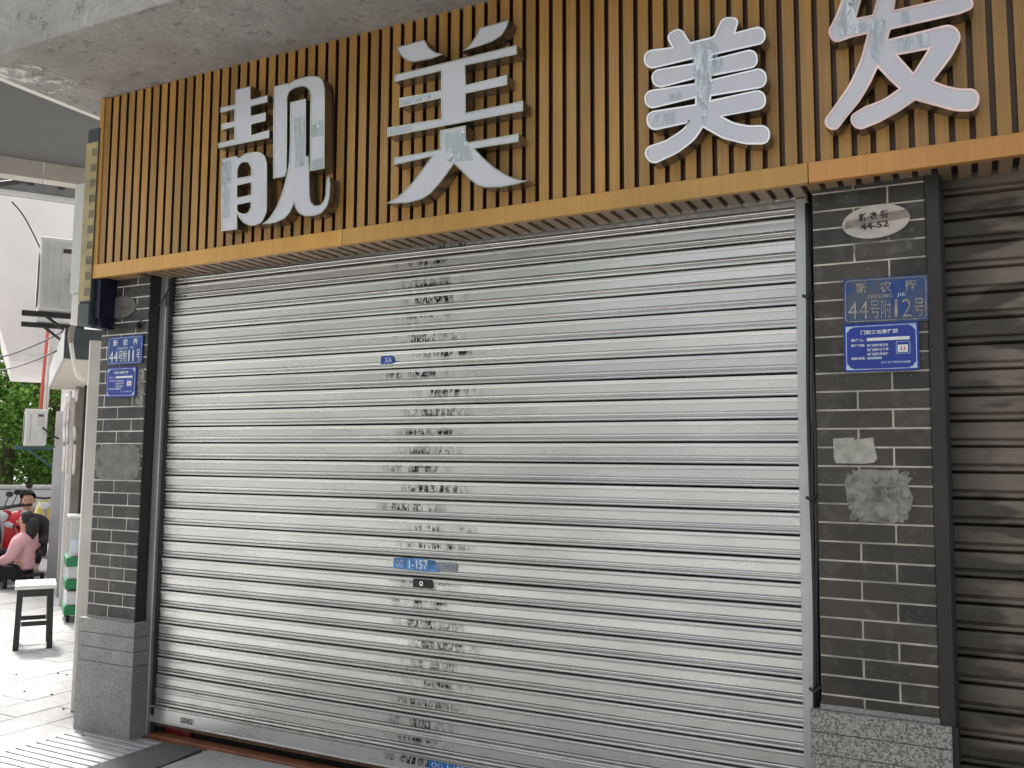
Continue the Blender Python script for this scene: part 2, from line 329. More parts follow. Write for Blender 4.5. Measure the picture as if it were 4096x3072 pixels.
# ------------------------------------------------------------------ ground
gb = bmesh.new(); bmesh.ops.create_grid(gb, x_segments=1, y_segments=1, size=150)
tag(obj('ground', bm_mesh('ground', gb), M_PAVE), kind='structure').location = (0, 0, -.012)
fl = box('cement_floor', (.395, -8, -.10), (9, -.036, 0), M_FLOOR); tag(fl, kind='structure')
pv = empty('pavement'); tag(pv, kind='structure')
tile = box_me('paving_slab', (.0025, .0025, -.05), (.2325, .4725, 0), .003)
for i in range(22):
    for j in range(13):
        x = -.39-.235*(i+1); y = -1.55+.475*j+(.2375 if i % 2 else 0)
        if x+.1 < -5.2 and False: continue
        # only slabs the photograph can show: left of the pillar, in the open
        t = obj('paving_slab', tile, M_PAVE, pv); t.location = (x, y, random.uniform(-.0015, .001))
# drain grating with steel bars, dark wet strip beside it
gr = empty('drain_grating', (-.15, -.5, 0), 'pale steel drain grating of long bars in front of the left pillar', 'grating')
for k in range(20):
    y = -.084-.050*k
    b = box('bar', (-.224, y-.019+.5, -.03), (.282, y+.019+.5, .004), M_GRATE, gr, .002)
box('frame', (-.23, -.62, -.045), (.287, .44, -.032), M_VOID, gr)
box('end_strip', (-.250, -.62, -.03), (-.2245, .445, .005), M_GRATE, gr, .002)
pt = [(.140, -.072), (.372, -.058), (.392, -.30), (.40, -1.3), (.142, -1.3)]
bm = bmesh.new(); a = [bm.verts.new((x, y, .006)) for x, y in pt]; b = [bm.verts.new((x, y, -.01)) for x, y in pt]
bm.faces.new(a); bm.faces.new(b[::-1])
for i in range(5): bm.faces.new((a[i], b[i], b[(i+1) % 5], a[(i+1) % 5]))
tag(obj('ramp_plate', bm_mesh('ramp_plate', bm), M_MAT), 'dark stained plate on the floor beside the drain grating', 'plate')
sill = box('door_sill', (-.06, -.034, -.02), (3.10, .030, .012), M_SILL, None, .003)
tag(sill, 'reddish brown sill strip on the floor under the silver shutter', 'sill')

# ------------------------------------------------------------------ silver roller shutter
SH = empty('roller_shutter', (0, 0, 0), 'silver corrugated metal roller shutter closed under the wooden sign', 'shutter')
PROF = [(0, .022), (1.6, .014), (2.4, -.004), (4, -.0085), (8, -.0098), (13, -.0094), (17, -.0084), (18.2, -.0052), (19.6, -.0056), (45.6, -.0056), (46.6, -.0058),
         (47.2, .0060), (50.6, .0060), (51.4, -.0076), (55, -.0092), (58.0, -.0080), (58.8, .0050), (64.0, .0050), (64.8, -.0050), (67, -.0080), (72, -.0088), (75.0, -.0074), (76.4, -.002), (77.0, .014), (78.0, .022)]
XL, XR, NS = 0.0, 3.05, 26
SLATZ = [1.415+(9-i)*.08 for i in range(-2, 24)]
def slat_mesh(seed, prof, x0, x1, ns, amp):
    V, F = [], []; n = len(prof)
    for i in range(ns+1):
        x = x0+(x1-x0)*i/ns
        for t, y in prof:
            d = mnoise.noise(Vector((x*1.3, seed*3.1, .5)))*amp + max(0, mnoise.noise(Vector((x*3.0, seed*7.7, t*.02)))-.28)*amp*1.6
            e = mnoise.noise(Vector((x*1.1, seed*9.7, 4.4)))*amp*.8
            V.append((x, y+d, -t*.001+e))
    for i in range(ns):
        for k in range(n-1): F.append((i*n+k, i*n+k+1, (i+1)*n+k+1, (i+1)*n+k))
    return mesh('slat', V, F)
for i, z in enumerate(SLATZ):
    s = obj('slat', slat_mesh(i, PROF, XL-.018, XR, NS, .0013), M_STEEL, SH); s.location = (0, random.uniform(-.0012, .0012), z); s.rotation_euler = (R(random.uniform(-.7, .7)), 0, R(random.uniform(-.02, .02)))
    if z > 2.1: s.rotation_euler.x -= R(2.5); s.location.y += .008
# lowest two slats are bent flatter, then the bottom rail
for zz in (.223,):
    s = obj('slat', slat_mesh(91, [(t*.97, y) for t, y in PROF], XL-.018, XR, NS, .0016), M_STEEL, SH); s.location = (0, -.002, zz)
br = [(0, .006), (1, -.010), (4, -.016), (9, -.016), (12, -.010), (14, -.013), (72, -.014), (74, -.018), (78, -.018), (80, .004)]
s = obj('bottom_rail', slat_mesh(55, br, XL-.018, XR, NS, .0016), M_STEEL, SH); s.location = (0, 0, .146)
ds = box('rubber_seal', (.0, -.008, .050), (3.03, .004, .067), M_RUST, SH)
# guide rails
for (a, b, nm) in (((-.062, -.035), (-.018, .03), 'guide_rail'), ((3.0455, -.030), (3.0875, .03), 'guide_rail')):
    box(nm, (a[0], a[1], 0.002 if a[0] < 0 else 0), (b[0], b[1], 2.27), M_RAIL, SH, .003)
box('guide_seal', (-.018, -.014, .02), (.004, .012, 2.27), M_BLACK, SH)
# lock
LK = plate('lock_plate', rrect(1.475, .8115, 1.572, .8485, .006), -.0125, .008, M_BLACK, SH)
bm = bmesh.new(); add_lathe(bm, [(.0055, 0), (.0055, .004), (.0095, .004), (.0095, 0)], 20, Matrix.Translation((1.519, -.0125, .830)) @ Matrix.Rotation(R(90), 4, 'X'))
obj('lock_ring', bm_mesh('lock_ring', bm), M_CHROME, LK)
# stickers and stamps left on the slats
def sticker(poly, y, mat): return plate('sticker', poly, y, .0006, mat, SH)
st = sticker([(1.283, 1.757), (1.346, 1.757), (1.357, 1.764), (1.350, 1.787), (1.339, 1.793), (1.285, 1.792)], -.0098, simple('sticker_deep_blue', (.006, .065, .34), .4))
text('lettering', 'XA', 1.305, 1.342, 1.764, 1.786, -.0104, M_WHITE, st)
st = sticker([(1.372, .885), (1.545, .880), (1.60, .884), (1.58, .927), (1.53, .931), (1.44, .932), (1.376, .927)], -.0098, simple('sticker_blue_worn', (.05, .16, .36), .5, 0, .75, 30))
text('lettering', '1-157', 1.452, 1.545, .888, .926, -.0104, M_WHITE, st, .01)
text('lettering', 'QQ', 1.385, 1.425, .888, .922, -.0104, M_PALE, st)
st2 = sticker([(1.545, .884), (1.60, .885), (1.685, .888), (1.684, .926), (1.585, .928)], -.0092, m_alpha('sticker_scraped', (.36, .38, .40), 45, .36, .5, .6, .9))
text('lettering', '0·5·0000', 1.590, 1.678, .891, .921, -.0104, simple('print_grey', (.20, .22, .25), .6, 0, .5, 60), st2)
st = sticker([(1.570, .098), (1.70, .098), (1.80, .1), (1.80, .126), (1.572, .129)], -.0165, simple('sticker_blue', (.015, .14, .42), .45, 0, .3, 20))
text('lettering', '1·157', 1.66, 1.74, .102, .124, -.0172, M_WHITE, st, .01); text('lettering', '00', 1.585, 1.64, .102, .124, -.0172, M_PALE, st)
text('stamp', 'IDZHDZ', .183, .262, .088, .112, -.0170, M_INK, SH, .02)
# dark interior behind the shutter foot
iv = box('shop_interior', (-.058, .056, .0), (3.112, .40, 2.6), M_VOID); tag(iv, kind='structure')
red = plate('red_box', [(.03, .0), (.20, .0), (.19, .075), (.035, .08)], .036, .012, simple('red_card', (.22, .012, .014), .4)); tag(red, 'dark red thing glimpsed in the gap under the shutter, left end', 'box')

# ------------------------------------------------------------------ brown roller shutter, right
SB = empty('roller_shutter', (3.52, .03, 0), 'dark brown worn roller shutter right of the brick pillar', 'shutter')
P2 = [(0, .016), (1.5, .006), (3.5, -.008), (8, -.0105), (30, -.0112), (52, -.0102), (56, -.006), (58.5, .002), (62, .002), (64, -.007), (69, -.0085), (75, -.0075), (78, .002), (82.5, .016)]
for i in range(29):
    s = obj('slat', slat_mesh(200+i, P2, -.02, 1.25, 12, .0012), M_SHUT2, SB); s.location = (0, 0, 2.40-.083*i-.004)
box('guide_rail', (-.018, -.10, 0), (-.004, .04, 2.32), M_BLACK, SB)
box('interior_panel', (-.02, .03, 0), (1.3, .035, 2.5), M_VOID, SB)

# ------------------------------------------------------------------ brick pillars
def brick_set(parent, x0, x1, zt, n, ztop, zbot, pitch, jodd, jeven, yf, mat, ox):
    """courses from ztop downwards; joints given as x lists for odd and even courses"""
    J = .0060; cache = {}
    k0 = -int((ztop-zt)/pitch)-1
    for c in range(k0, n):
        top = zt-pitch*c-J/2; bot = top-pitch+J
        top = min(top, ztop); bot = max(bot, zbot)
        if top-bot < .006: continue
        xs = [x0]+[j for j in (jodd if c % 2 else jeven)]+[x1]
        for a, b in zip(xs, xs[1:]):
            a_ = a+(J/2 if a != x0 else 0); b_ = b-(J/2 if b != x1 else 0)
            if b_-a_ < .012: continue
            key = (round(b_-a_, 4), round(top-bot, 4))
            if key not in cache: cache[key] = box_me('brick', (0, 0, 0), (key[0], .03, key[1]), .0014)
            o = obj('brick', cache[key], mat, parent); o.location = (a_-ox, yf+random.uniform(-.0008, .0008), bot)
PR = empty('brick_pillar', (3.29, -.08, 0), 'dark brick pillar with pale stone plinth between silver and brown shutters', 'pillar')
box('mortar_core', (3.116-3.29, -.0950+.08, .55), (3.4635-3.29, .07, 2.31), M_MORTAR, PR)
brick_set(PR, 3.115, 3.464, 1.5805, 20, 2.30, .565, .0615, [3.353], [3.247], -.097+.08, M_BRICKR, 3.29)
box('jamb', (3.4645-3.29, -.105+.08, .545), (3.509-3.29, .09, 2.30), M_DARKRAIL, PR, .004)
box('cement_bed', (3.112-3.29, -.099+.08, .548), (3.464-3.29, .05, .5645), M_GRANL, PR)
PL = empty('brick_pillar', (-.235, -.08, 0), 'dark grey brick pillar on a smooth stone plinth at the left corner', 'pillar')
box('mortar_core', (-.402+.235, -.0950+.08, .54), (-.0685+.235, .09, 2.30), M_MORTARL, PL)
brick_set(PL, -.4035, -.0675, 1.594, 20, 2.29, .556, .0614, [-.36, -.155], [-.258], -.097+.08, M_BRICKL, -.235)
box('jamb', (-.0670+.235, -.0955+.08, .545), (-.0630+.235, .09, 2.29), M_DARKRAIL, PL)
box('cement_bed', (-.4035+.235, -.099+.08, .545), (-.068+.235, .05, .556), M_GRANL, PL)
def plinth(P, x0, x1, yf, ztop, mat, ox):
    z = ztop
    for k in range(3):
        box('stone_band', (x0-ox, yf+.08, z-.0665), (x1-ox, .1, z), mat, P, .004, 2); z -= .0685
    box('stone_block', (x0-ox, yf+.08, 0), (x1-ox, .1, z), mat, P, .005, 2)
plinth(PL, -.428, -.030, -.125, .545, M_GRANL, -.235); plinth(PR, 3.082, 3.497, -.118, .546, M_GRANR, 3.29)
box('return_panel', (3.4975-3.29, -.10+.08, 0), (3.513-3.29, .1, .545), M_DARKRAIL, PR)
# cement patch smeared over the courses of the left pillar, paper and glue on the right one
def blob(x0, x1, z0, z1, n=26, j=.12, seed=1):
    rr = random.Random(seed); out = []
    for k in range(n):
        a = 2*math.pi*k/n; c, s_ = math.cos(a), math.sin(a)
        e = .42; ex = math.copysign(abs(c)**e, c); ez = math.copysign(abs(s_)**e, s_); q = 1-rr.random()*j
        out.append(((x0+x1)/2+(x1-x0)/2*ex*q, (z0+z1)/2+(z1-z0)/2*ez*q))
    return out
def on_pillar(name, poly, y, th, mat, P): 
    o = plate(name, [(x-P.location.x, z) for x, z in poly], y+.08, th, mat, P); return o
on_pillar('cement_patch', blob(-.400, -.072, 1.226, 1.405, 30, .06, 3), -.0992, .003, M_SMEAR, PL)
on_pillar('glue_residue', blob(-.13, -.07, 1.58, 1.80, 20, .2, 5), -.0990, .002, M_GLUE, PL)
on_pillar('paper_scrap', [(3.168, 1.425), (3.232, 1.428), (3.235, 1.421), (3.292, 1.428), (3.296, 1.398), (3.303, 1.360), (3.292, 1.347), (3.262, 1.343), (3.176, 1.344), (3.170, 1.36)], -.0995, .002, M_PAPER, PR)
on_pillar('glue_residue', blob(3.200, 3.412, 1.145, 1.335, 34, .22, 8), -.0990, .002, M_GLUE, PR)
on_pillar('dust_film', blob(3.23, 3.44, 2.02, 2.12, 24, .2, 9), -.0988, .0015, M_DUST, PR)

# ------------------------------------------------------------------ plates on the pillars
def address_plate(x0, x1, zl, zr, h, num, dirty, label):
    cx = (x0+x1)/2; P = empty('address_plate', (cx, -.102, (zl+zr)/2-h), label, 'sign', None, (0, -math.atan2(zr-zl, x1-x0), 0)); W = (x1-x0)/2
    plate('panel', rrect(-W, 0, W, h, .006), -.003, .003, M_BLUET if dirty else M_BLUE, P)
    bm = bmesh.new(); add_tube(bm, [(x, -.0034, z) for x, z in rrect(-W+.007, .007, W-.007, h-.007, .012)], .0014, 5, False, True)
    obj('border', bm_mesh('border', bm), M_TARN if dirty else M_PALE, P)
    ink = M_TARN if dirty else M_WHITE
    for k, ch in enumerate('新农街'):
        cx = (-.56+.58*k)*W
        text('lettering', ch, cx-.017, cx+.017, h*.665, h*.90, -.0045, ink, P, .012)
    text('lettering', 'XINNONG', -.055, .022, h*.535, h*.625, -.0045, M_TARN if dirty else M_PALE, P, .01)
    text('lettering', 'JIE', .036, .062, h*.535, h*.625, -.0045, M_PALE, P, .01)
    xs = [(-.88, -.66, '4'), (-.62, -.40, '4'), (-.36, -.12, '号'), (-.09, .14, '附'), (.225, .29, '1')]
    xs += [(.40, .62, '2'), (.68, .90, '号')] if num == '12' else [(.46, .525, '1'), (.68, .88, '号')]
    for a, b, ch in xs: text('lettering', ch, a*W, b*W, h*.10, h*.49, -.0045, ink, P, -.008 if dirty else .0)
    return P
address_plate(3.209, 3.4655, 1.954, 1.950, .150, '12', True, 'tarnished blue address plate reading 12 on the right pillar')
address_plate(-.338, -.088, 1.949, 1.951, .143, '11', False, 'blue address plate reading 11 on the left corner pillar')
def notice(x0, x1, z0, z1, label, fine):
    P = empty('notice_plate', ((x0+x1)/2, -.104, z0), label, 'sign'); W = (x1-x0)/2; h = z1-z0
    plate('panel', rrect(-W, 0, W, h, .004), -.005, .005, M_BLUE2, P)
    q = .007
    bm = bmesh.new()
    for a, b in (((-W+q, q), (W-q, q+.0025)), ((-W+q, h-q-.0025), (W-q, h-q)), ((-W+q, q), (-W+q+.0025, h-q)), ((W-q-.0025, q), (W-q, h-q))):
        add_box(bm, (a[0], -.0062, a[1]), (b[0], -.0052, b[1]))
    obj('border', bm_mesh('border', bm), M_PALE, P)
    for sx in (-1, 1):
        for sz in (0, 1):
            X = sx*(W-q); Z = q if sz == 0 else h-q; dz = 1 if sz == 0 else -1
            pl = [(X, Z), (X-sx*.024, Z), (X-sx*.020, Z+dz*.006), (X-sx*.012, Z+dz*.008), (X-sx*.009, Z+dz*.015), (X-sx*.004, Z+dz*.019), (X, Z+dz*.026)]
            plate('corner_ornament', pl, -.0066, .001, M_PALE, P)
    T = lambda s, a, b, c, d, m=M_WHITE: text('lettering', s, a*W, b*W, c*h, d*h, -.0064, m, P, .02)
    T('门前三包责任牌', -.53, .46, .775, .865)
    T('责任人:', -.80, -.44, .635, .69); T('责任内容:', -.80, -.42, .525, .58); T('监督电话:', -.80, -.42, .255, .31)
    for k, s in enumerate(('包门前环境卫生', '包门前绿化管理', '包门前秩序良好')): T(s, -.37, .20, .515-.092*k, .572-.092*k)
    plate('name_strip', [(-.37*W, .635*h), (.76*W, .635*h), (.76*W, .70*h), (-.37*W, .70*h)], -.0064, .0008, M_WHITE, P)
    plate('number_strip', [(-.37*W, .255*h), (.02*W, .255*h), (.02*W, .30*h), (-.37*W, .30*h)], -.0064, .0008, M_PALE, P)
    T('某城区城市管理委员会制'[2:], 0.0, .76, .155, .205, M_PALE)
    E_ = plate('emblem', rrect(.40*W, .345*h, .77*W, .60*h, .004), -.0062, .0008, M_PALE, P)
    plate('emblem_field', rrect(.415*W, .355*h, .755*W, .59*h, .004), -.0068, .0006, M_BLUE2, E_)
    plate('emblem_paper', rrect(.44*W, .375*h, .71*W, .53*h, .002), -.0074, .0006, M_WHITE, E_)
    for a in (.52, .60): plate('emblem_mark', [(a*W, .405*h), ((a+.03)*W, .42*h), ((a+.035)*W, .50*h), ((a+.005)*W, .49*h)], -.0080, .0006, M_RED, E_)
    return P
notice(3.209, 3.4365, 1.642, 1.800, 'bright blue notice plate under the tarnished address plate, right pillar', True)
notice(-.332, -.1195, 1.642, 1.793, 'bright blue notice plate on the left corner pillar', True)
OV = empty('oval_plaque', (3.318, -.100, 2.085), 'pale oval enamel plaque reading 44-52 high on the right pillar', 'sign', None, (0, -.045, 0))
plate('panel', ellipse(0, .055, .104, .056), -.005, .005, M_OVAL, OV)
plate('worn_band', [(-.098, .043), (-.03, .046), (.05, .050), (.1015, .052), (.1, .070), (.094, .080), (.02, .078), (-.06, .070), (-.092, .068)], -.0056, .0004, M_BAND, OV)
for k, ch in enumerate('新农街'): text('lettering', ch, -.050+.033*k, -.026+.033*k, .060, .088, -.0062, M_INK, OV, .025)
text('lettering', '44-52', -.048, .040, .031, .053, -.0062, M_INK, OV, .03)
OV2 = empty('oval_plaque', (-.258, -.100, 2.045), 'grimy oval plaque half hidden by the navy box, left pillar', 'sign')
plate('panel', ellipse(0, .056, .104, .056), -.004, .004, M_OVALD, OV2)
text('lettering', '44-52', -.005, .075, .040, .058, -.0046, simple('faded_ink', (.06, .058, .055), .7), OV2, .02)

# ------------------------------------------------------------------ wooden fascia sign
TILT = math.atan(.0080)
SG = empty('fascia_sign', (-.35, -.20, 2.240), 'long yellow brown slatted wood fascia sign above the shutters', 'sign', None, (0, -TILT, 0))
LEN, HGT, PITCH = 4.75, .935, .0571
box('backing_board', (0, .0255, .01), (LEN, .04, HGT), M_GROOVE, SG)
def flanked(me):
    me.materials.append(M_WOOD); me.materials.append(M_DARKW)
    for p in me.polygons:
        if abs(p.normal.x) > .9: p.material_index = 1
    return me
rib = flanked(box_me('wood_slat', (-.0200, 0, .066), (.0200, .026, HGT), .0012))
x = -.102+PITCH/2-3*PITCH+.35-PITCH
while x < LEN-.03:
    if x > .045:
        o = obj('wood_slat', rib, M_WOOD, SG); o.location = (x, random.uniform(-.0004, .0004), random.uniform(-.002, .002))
    x += PITCH
obj('wood_slat', box_me('wood_slat', (.031, 0, .066), (.040, .0265, HGT), .001), M_WOOD, SG)
box('end_trim', (-.004, -.008, .0), (.026, .035, HGT), M_TRIM, SG, .0015)
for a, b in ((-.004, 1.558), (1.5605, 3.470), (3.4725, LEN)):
    box('bottom_trim', (a, -.010, -.002), (b, .018, .0665), M_TRIM_GLOW if a > 3 else M_TRIM, SG, .0015)
box('soffit_board', (.0, .020, .0225), (LEN, .195, .03), M_DARKW, SG)
srib = box_me('soffit_slat', (-.0190, .020, .004), (.0190, .190, .022), .001)
x = .05
while x < LEN-.03:
    if x > .28: o = obj('soffit_slat', srib, M_SOFFIT, SG); o.location = (x, 0, 0)
    x += PITCH
box('soffit_slat', (.02, .020, .004), (.25, .110, .02), M_SOFFIT, SG, .001)

# channel letters: outlines read off the photograph, as (x, y, corner radius) in crop pixels
def fillet(P):
    P = [(p[0], p[1], p[2] if len(p) > 2 else 0) for p in P]; out = []; n = len(P)
    for i in range(n):
        A, B, Cc = Vector(P[i-1][:2]), Vector(P[i][:2]), Vector(P[(i+1) % n][:2]); r = P[i][2]
        if r <= 0: out.append(B); continue
        u, v = (A-B), (Cc-B); lu, lv = u.length, v.length; u.normalize(); v.normalize()
        ang = math.acos(max(-1, min(1, u.dot(v))))
        if ang > 3.10: out.append(B); continue
        d = min(r/math.tan(ang/2), lu*.48, lv*.48); rr = d*math.tan(ang/2)
        bis = (u+v).normalized(); c = B+bis*(rr/math.sin(ang/2)); a0 = B+u*d-c; a1 = B+v*d-c
        t0 = math.atan2(a0.y, a0.x); t1 = math.atan2(a1.y, a1.x); dt = (t1-t0+math.pi) % (2*math.pi)-math.pi
        k = max(3, int(abs(dt)/.22))
        for j in range(k+1): t = t0+dt*j/k; out.append(c+Vector((math.cos(t), math.sin(t)))*rr)
    return out
def inset(poly, d):
    """offset a closed polygon inwards (towards its left for counter clockwise order) by d"""
    n = len(poly); out = []
    for i in range(n):
        A, B, Cc = poly[i-1], poly[i], poly[(i+1) % n]
        e1 = (B-A); e2 = (Cc-B)
        if e1.length < 1e-7 or e2.length < 1e-7: out.append(B.copy()); continue
        n1 = Vector((-e1.y, e1.x)).normalized(); n2 = Vector((-e2.y, e2.x)).normalized()
        m = n1+n2
        if m.length < .25: out.append(B+n1*d); continue
        m.normalize(); out.append(B+m*min(d/max(m.dot(n1), .3), d*2.2))
    return out
def area(p): return sum(p[i-1].x*p[i].y-p[i].x*p[i-1].y for i in range(len(p)))/2
YL, YB = -.268, -.201
def letter(name, label, x0, y0, sc, pieces, face, rim, lip=.0042, tapes=()):
    allp = []
    for pc in pieces:
        loops = []
        for k, lp in enumerate(pc):
            pts = []
            for q in fillet(lp):
                p = facade(x0+q.x/sc, y0+q.y/sc, YL); pts.append(Vector((p.x, p.z)))
            cl = [pts[0]]
            for p in pts[1:]:
                if (p-cl[-1]).length > 4e-4: cl.append(p)
            if (cl[0]-cl[-1]).length < 4e-4: cl.pop()
            if (area(cl) < 0) == (k == 0): cl.reverse()      # outer counter clockwise, holes clockwise
            loops.append(cl)
        allp.append(loops)
    mx = min(p.x for l in allp for p in l[0]); Mx = max(p.x for l in allp for p in l[0]); mz = min(p.y for l in allp for p in l[0])
    O = Vector(((mx+Mx)/2, YB, mz)); E_ = empty(name, O, label, 'sign letter', 'letters on the wooden fascia')
    for loops in allp:
        V, Fr, Fs = [], [], []
        ins = [inset(l, lip) for l in loops]
        for l, il in zip(loops, ins):
            b = len(V); n = len(l)
            for P_, y in ((l, YB), (l, YL+.001), (l, YL), (il, YL), (il, YL+.0025)):
                V += [(p.x-O.x, y-O.y, p.y-O.z) for p in P_]
            for i in range(n):
                j = (i+1) % n
                Fs.append((b+i, b+j, b+n+j, b+n+i))
                for r_ in (1, 2, 3): Fr.append((b+r_*n+i, b+r_*n+j, b+(r_+1)*n+j, b+(r_+1)*n+i))
        me = mesh('rim', V, Fr); o = obj('rim', me, rim, E_)
        me = mesh('side_return', V, Fs); obj('side_return', me, M_RETURN, E_)
        V2 = []; tri = tessellate_polygon([[Vector((p.x, p.y, 0)) for p in il] for il in ins])
        for il in ins: V2 += [(p.x-O.x, YL+.002-O.y, p.y-O.z) for p in il]
        obj('face', mesh('face', V2, [tuple(t) for t in tri]), face, E_)
    for tp in tapes:
        pl = []
        for q in tp: p = facade(x0+q[0]/sc, y0+q[1]/sc, YL); pl.append((p.x-O.x, p.z-O.z))
        plate('clear_tape', pl, YL-.0012-O.y, .0003, M_TAPE, E_)
    return E_
A_ = [(222, 200), (384, 158), (384, 298), (555, 248), (555, 325), (386, 366), (386, 462), (535, 425), (535, 510), (388, 546), (390, 655), (570, 603), (570, 682), (55, 788), (55, 735), (220, 697), (218, 572), (90, 602), (90, 545), (220, 515), (218, 398), (77, 432), (75, 373), (220, 345)]
B_ = [(88, 895), (246, 862), (258, 888, 10), (330, 838, 60), (440, 818, 90), (520, 845, 80), (547, 930, 80), (548, 1000), (546, 1420, 150), (500, 1530, 90), (405, 1575, 120), (310, 1540, 120), (262, 1475, 60), (247, 1440), (247, 1600), (88, 1622)]
BH = [[(250, 1000, 60), (275, 945, 40), (320, 920, 50), (365, 935, 40), (386, 990, 60), (386, 1062), (250, 1088)], [(247, 1160), (386, 1130), (386, 1255), (247, 1283)], [(247, 1355), (384, 1325), (380, 1390, 60), (355, 1437, 40), (305, 1447, 50), (265, 1432, 30), (247, 1410)]]
C_ = [(612, 165), (748, 130), (762, 140), (830, 95, 90), (960, 60, 150), (1060, 58, 90), (1112, 100, 60), (1128, 180, 60), (1126, 990), (976, 1017), (984, 260, 60), (965, 195, 50), (915, 160, 60), (830, 180, 90), (772, 215, 60), (751, 280, 60), (746, 1005), (726, 1072), (608, 1092)]
D_ = [(780, 325), (938, 287), (938, 868), (966, 864), (971, 1020), (975, 1250, 80), (985, 1320, 60), (1015, 1360, 40), (1060, 1364, 50), (1108, 1335, 60), (1132, 1270, 100), (1148, 1105, 60), (1160, 1066, 10), (1176, 1075, 10), (1182, 1150, 100), (1174, 1290, 120), (1150, 1370, 90), (1095, 1440, 90), (1010, 1468, 120), (925, 1472, 90), (865, 1442, 80), (832, 1390, 60), (819, 1340), (780, 1430, 120), (720, 1497, 120), (620, 1538, 150), (500, 1549), (570, 1490, 120), (640, 1380, 300), (690, 1260, 400), (737, 1090, 500), (768, 940, 400), (778, 700, 400)]
letter('sign_letter', 'large grey lit letter 靓, leftmost character on the wood fascia', 850, 280, 2.513, [[A_], [B_]+BH, [C_], [D_]], M_FACE1, M_CHROME, .0042, [[(820, 480), (925, 470), (925, 960), (830, 990)], [(990, 520), (1115, 500), (1115, 660), (990, 680)], [(100, 930), (190, 900), (170, 1480), (105, 1500)], [(1000, 900), (1110, 880), (1110, 985), (1000, 1000)]])
d1 = [(110, 290), (345, 223), (385, 290, 60), (440, 330, 60), (505, 347), (400, 387, 100), (260, 412, 80), (210, 407, 40), (165, 375, 60), (130, 330, 60)]
d2 = [(808, 127), (1052, 60), (1030, 130, 120), (985, 195, 90), (910, 242, 100), (800, 282, 100), (660, 322), (720, 275, 90), (770, 200, 90)]
m1 = [(97, 518), (1115, 268), (1115, 347), (685, 440), (690, 602), (1034, 518), (1034, 600), (690, 672), (690, 832), (1166, 733), (1166, 817), (38, 1032), (38, 955), (485, 880), (485, 710), (140, 787), (140, 710), (485, 647), (485, 485), (97, 577)]
m2 = [(475, 978), (690, 936), (692, 1080), (1130, 1003), (1130, 1073), (765, 1130), (830, 1200, 200), (920, 1280, 300), (1030, 1350, 300), (1140, 1393, 200), (1215, 1394), (1100, 1427, 200), (980, 1450, 200), (850, 1452, 120), (780, 1432, 120), (720, 1382, 200), (650, 1312, 300), (592, 1255), (540, 1330, 300), (480, 1412, 300), (400, 1502, 200), (320, 1553, 200), (200, 1582, 200), (30, 1584), (130, 1525, 200), (230, 1430, 300), (330, 1300, 400), (408, 1195), (92, 1267), (92, 1206), (475, 1135)]
letter('sign_letter', 'tall grey letter 美 with thin sharp strokes, second from left on the fascia', 1530, 50, 2.0742, [[d1], [d2], [m1], [m2]], M_FACE1, M_CHROME, .0042, [[(490, 1000), (670, 970), (760, 1230), (540, 1240)], [(60, 970), (250, 935), (250, 980), (60, 1015)], [(160, 725), (400, 680), (400, 715), (160, 770)]])
k1 = [(362, 364), (290, 240, 80), (455, 145, 80), (555, 312), (800, 252, 60), (893, 50, 90), (1085, 45, 90), (1032, 208), (1340, 128, 92), (1358, 322, 92), (780, 452), (770, 492), (1258, 370, 92), (1275, 575, 92), (778, 672), (778, 704), (1355, 568, 96), (1368, 785, 96), (778, 882), (772, 922), (1345, 798, 96), (1362, 1010, 96), (893, 1096), (1020, 1160, 250), (1180, 1190, 300), (1392, 1182, 90), (1402, 1388, 92), (1150, 1392, 400), (900, 1332, 400), (690, 1212), (600, 1352, 400), (420, 1484, 500), (135, 1618, 95), (40, 1432, 92), (300, 1345, 300), (470, 1235, 300), (552, 1142), (522, 1168), (112, 1258, 92), (80, 1048, 92), (606, 966), (606, 902), (88, 1030, 94), (60, 828, 94), (606, 744), (606, 698), (172, 812, 92), (128, 612, 92), (600, 530), (600, 486), (80, 612, 98), (55, 402, 98)]
letter('sign_letter', 'rounded grey letter 美 with fat strokes, third from left on the fascia', 2550, 50, 2.634, [[k1]], M_FACE2, M_CHROME, .0068, [[(565, 340), (780, 290), (860, 370), (700, 1190), (600, 760)], [(170, 1080), (400, 1040), (400, 1170), (150, 1200)], [(790, 500), (900, 475), (900, 600), (790, 630)], [(330, 860), (460, 830), (470, 910), (340, 935)]])
f1 = [(360, -260, 85), (590, -250, 85), (452, 225), (655, 183), (720, -40, 200), (745, -270, 90), (985, -270, 90), (930, 122), (1480, -2), (1850, -95, 110), (1965, 90, 130), (1745, 178, 200), (885, 370), (850, 490), (1660, 290, 150), (1790, 450, 200), (1650, 710, 600), (1424, 1010), (1560, 1068, 400), (1750, 1108, 400), (2000, 1105, 130), (1990, 1395, 135), (1700, 1395, 500), (1430, 1322, 500), (1190, 1255), (1000, 1392, 600), (760, 1524, 600), (470, 1645, 120), (335, 1470, 120), (560, 1332, 400), (800, 1240, 400), (985, 1110), (850, 985, 500), (723, 848), (640, 1030, 900), (500, 1270, 900), (330, 1475, 500), (190, 1660, 95), (15, 1550, 95), (190, 1310, 600), (370, 1050, 900), (510, 740, 900), (590, 425), (400, 468, 300), (170, 548, 110), (90, 400, 110), (200, 190, 500)]
fh = [(975, 690), (1350, 620), (1170, 908)]
fd = [(1130, -340, 80), (1270, -420, 80), (1480, -210, 80), (1340, -130, 80)]
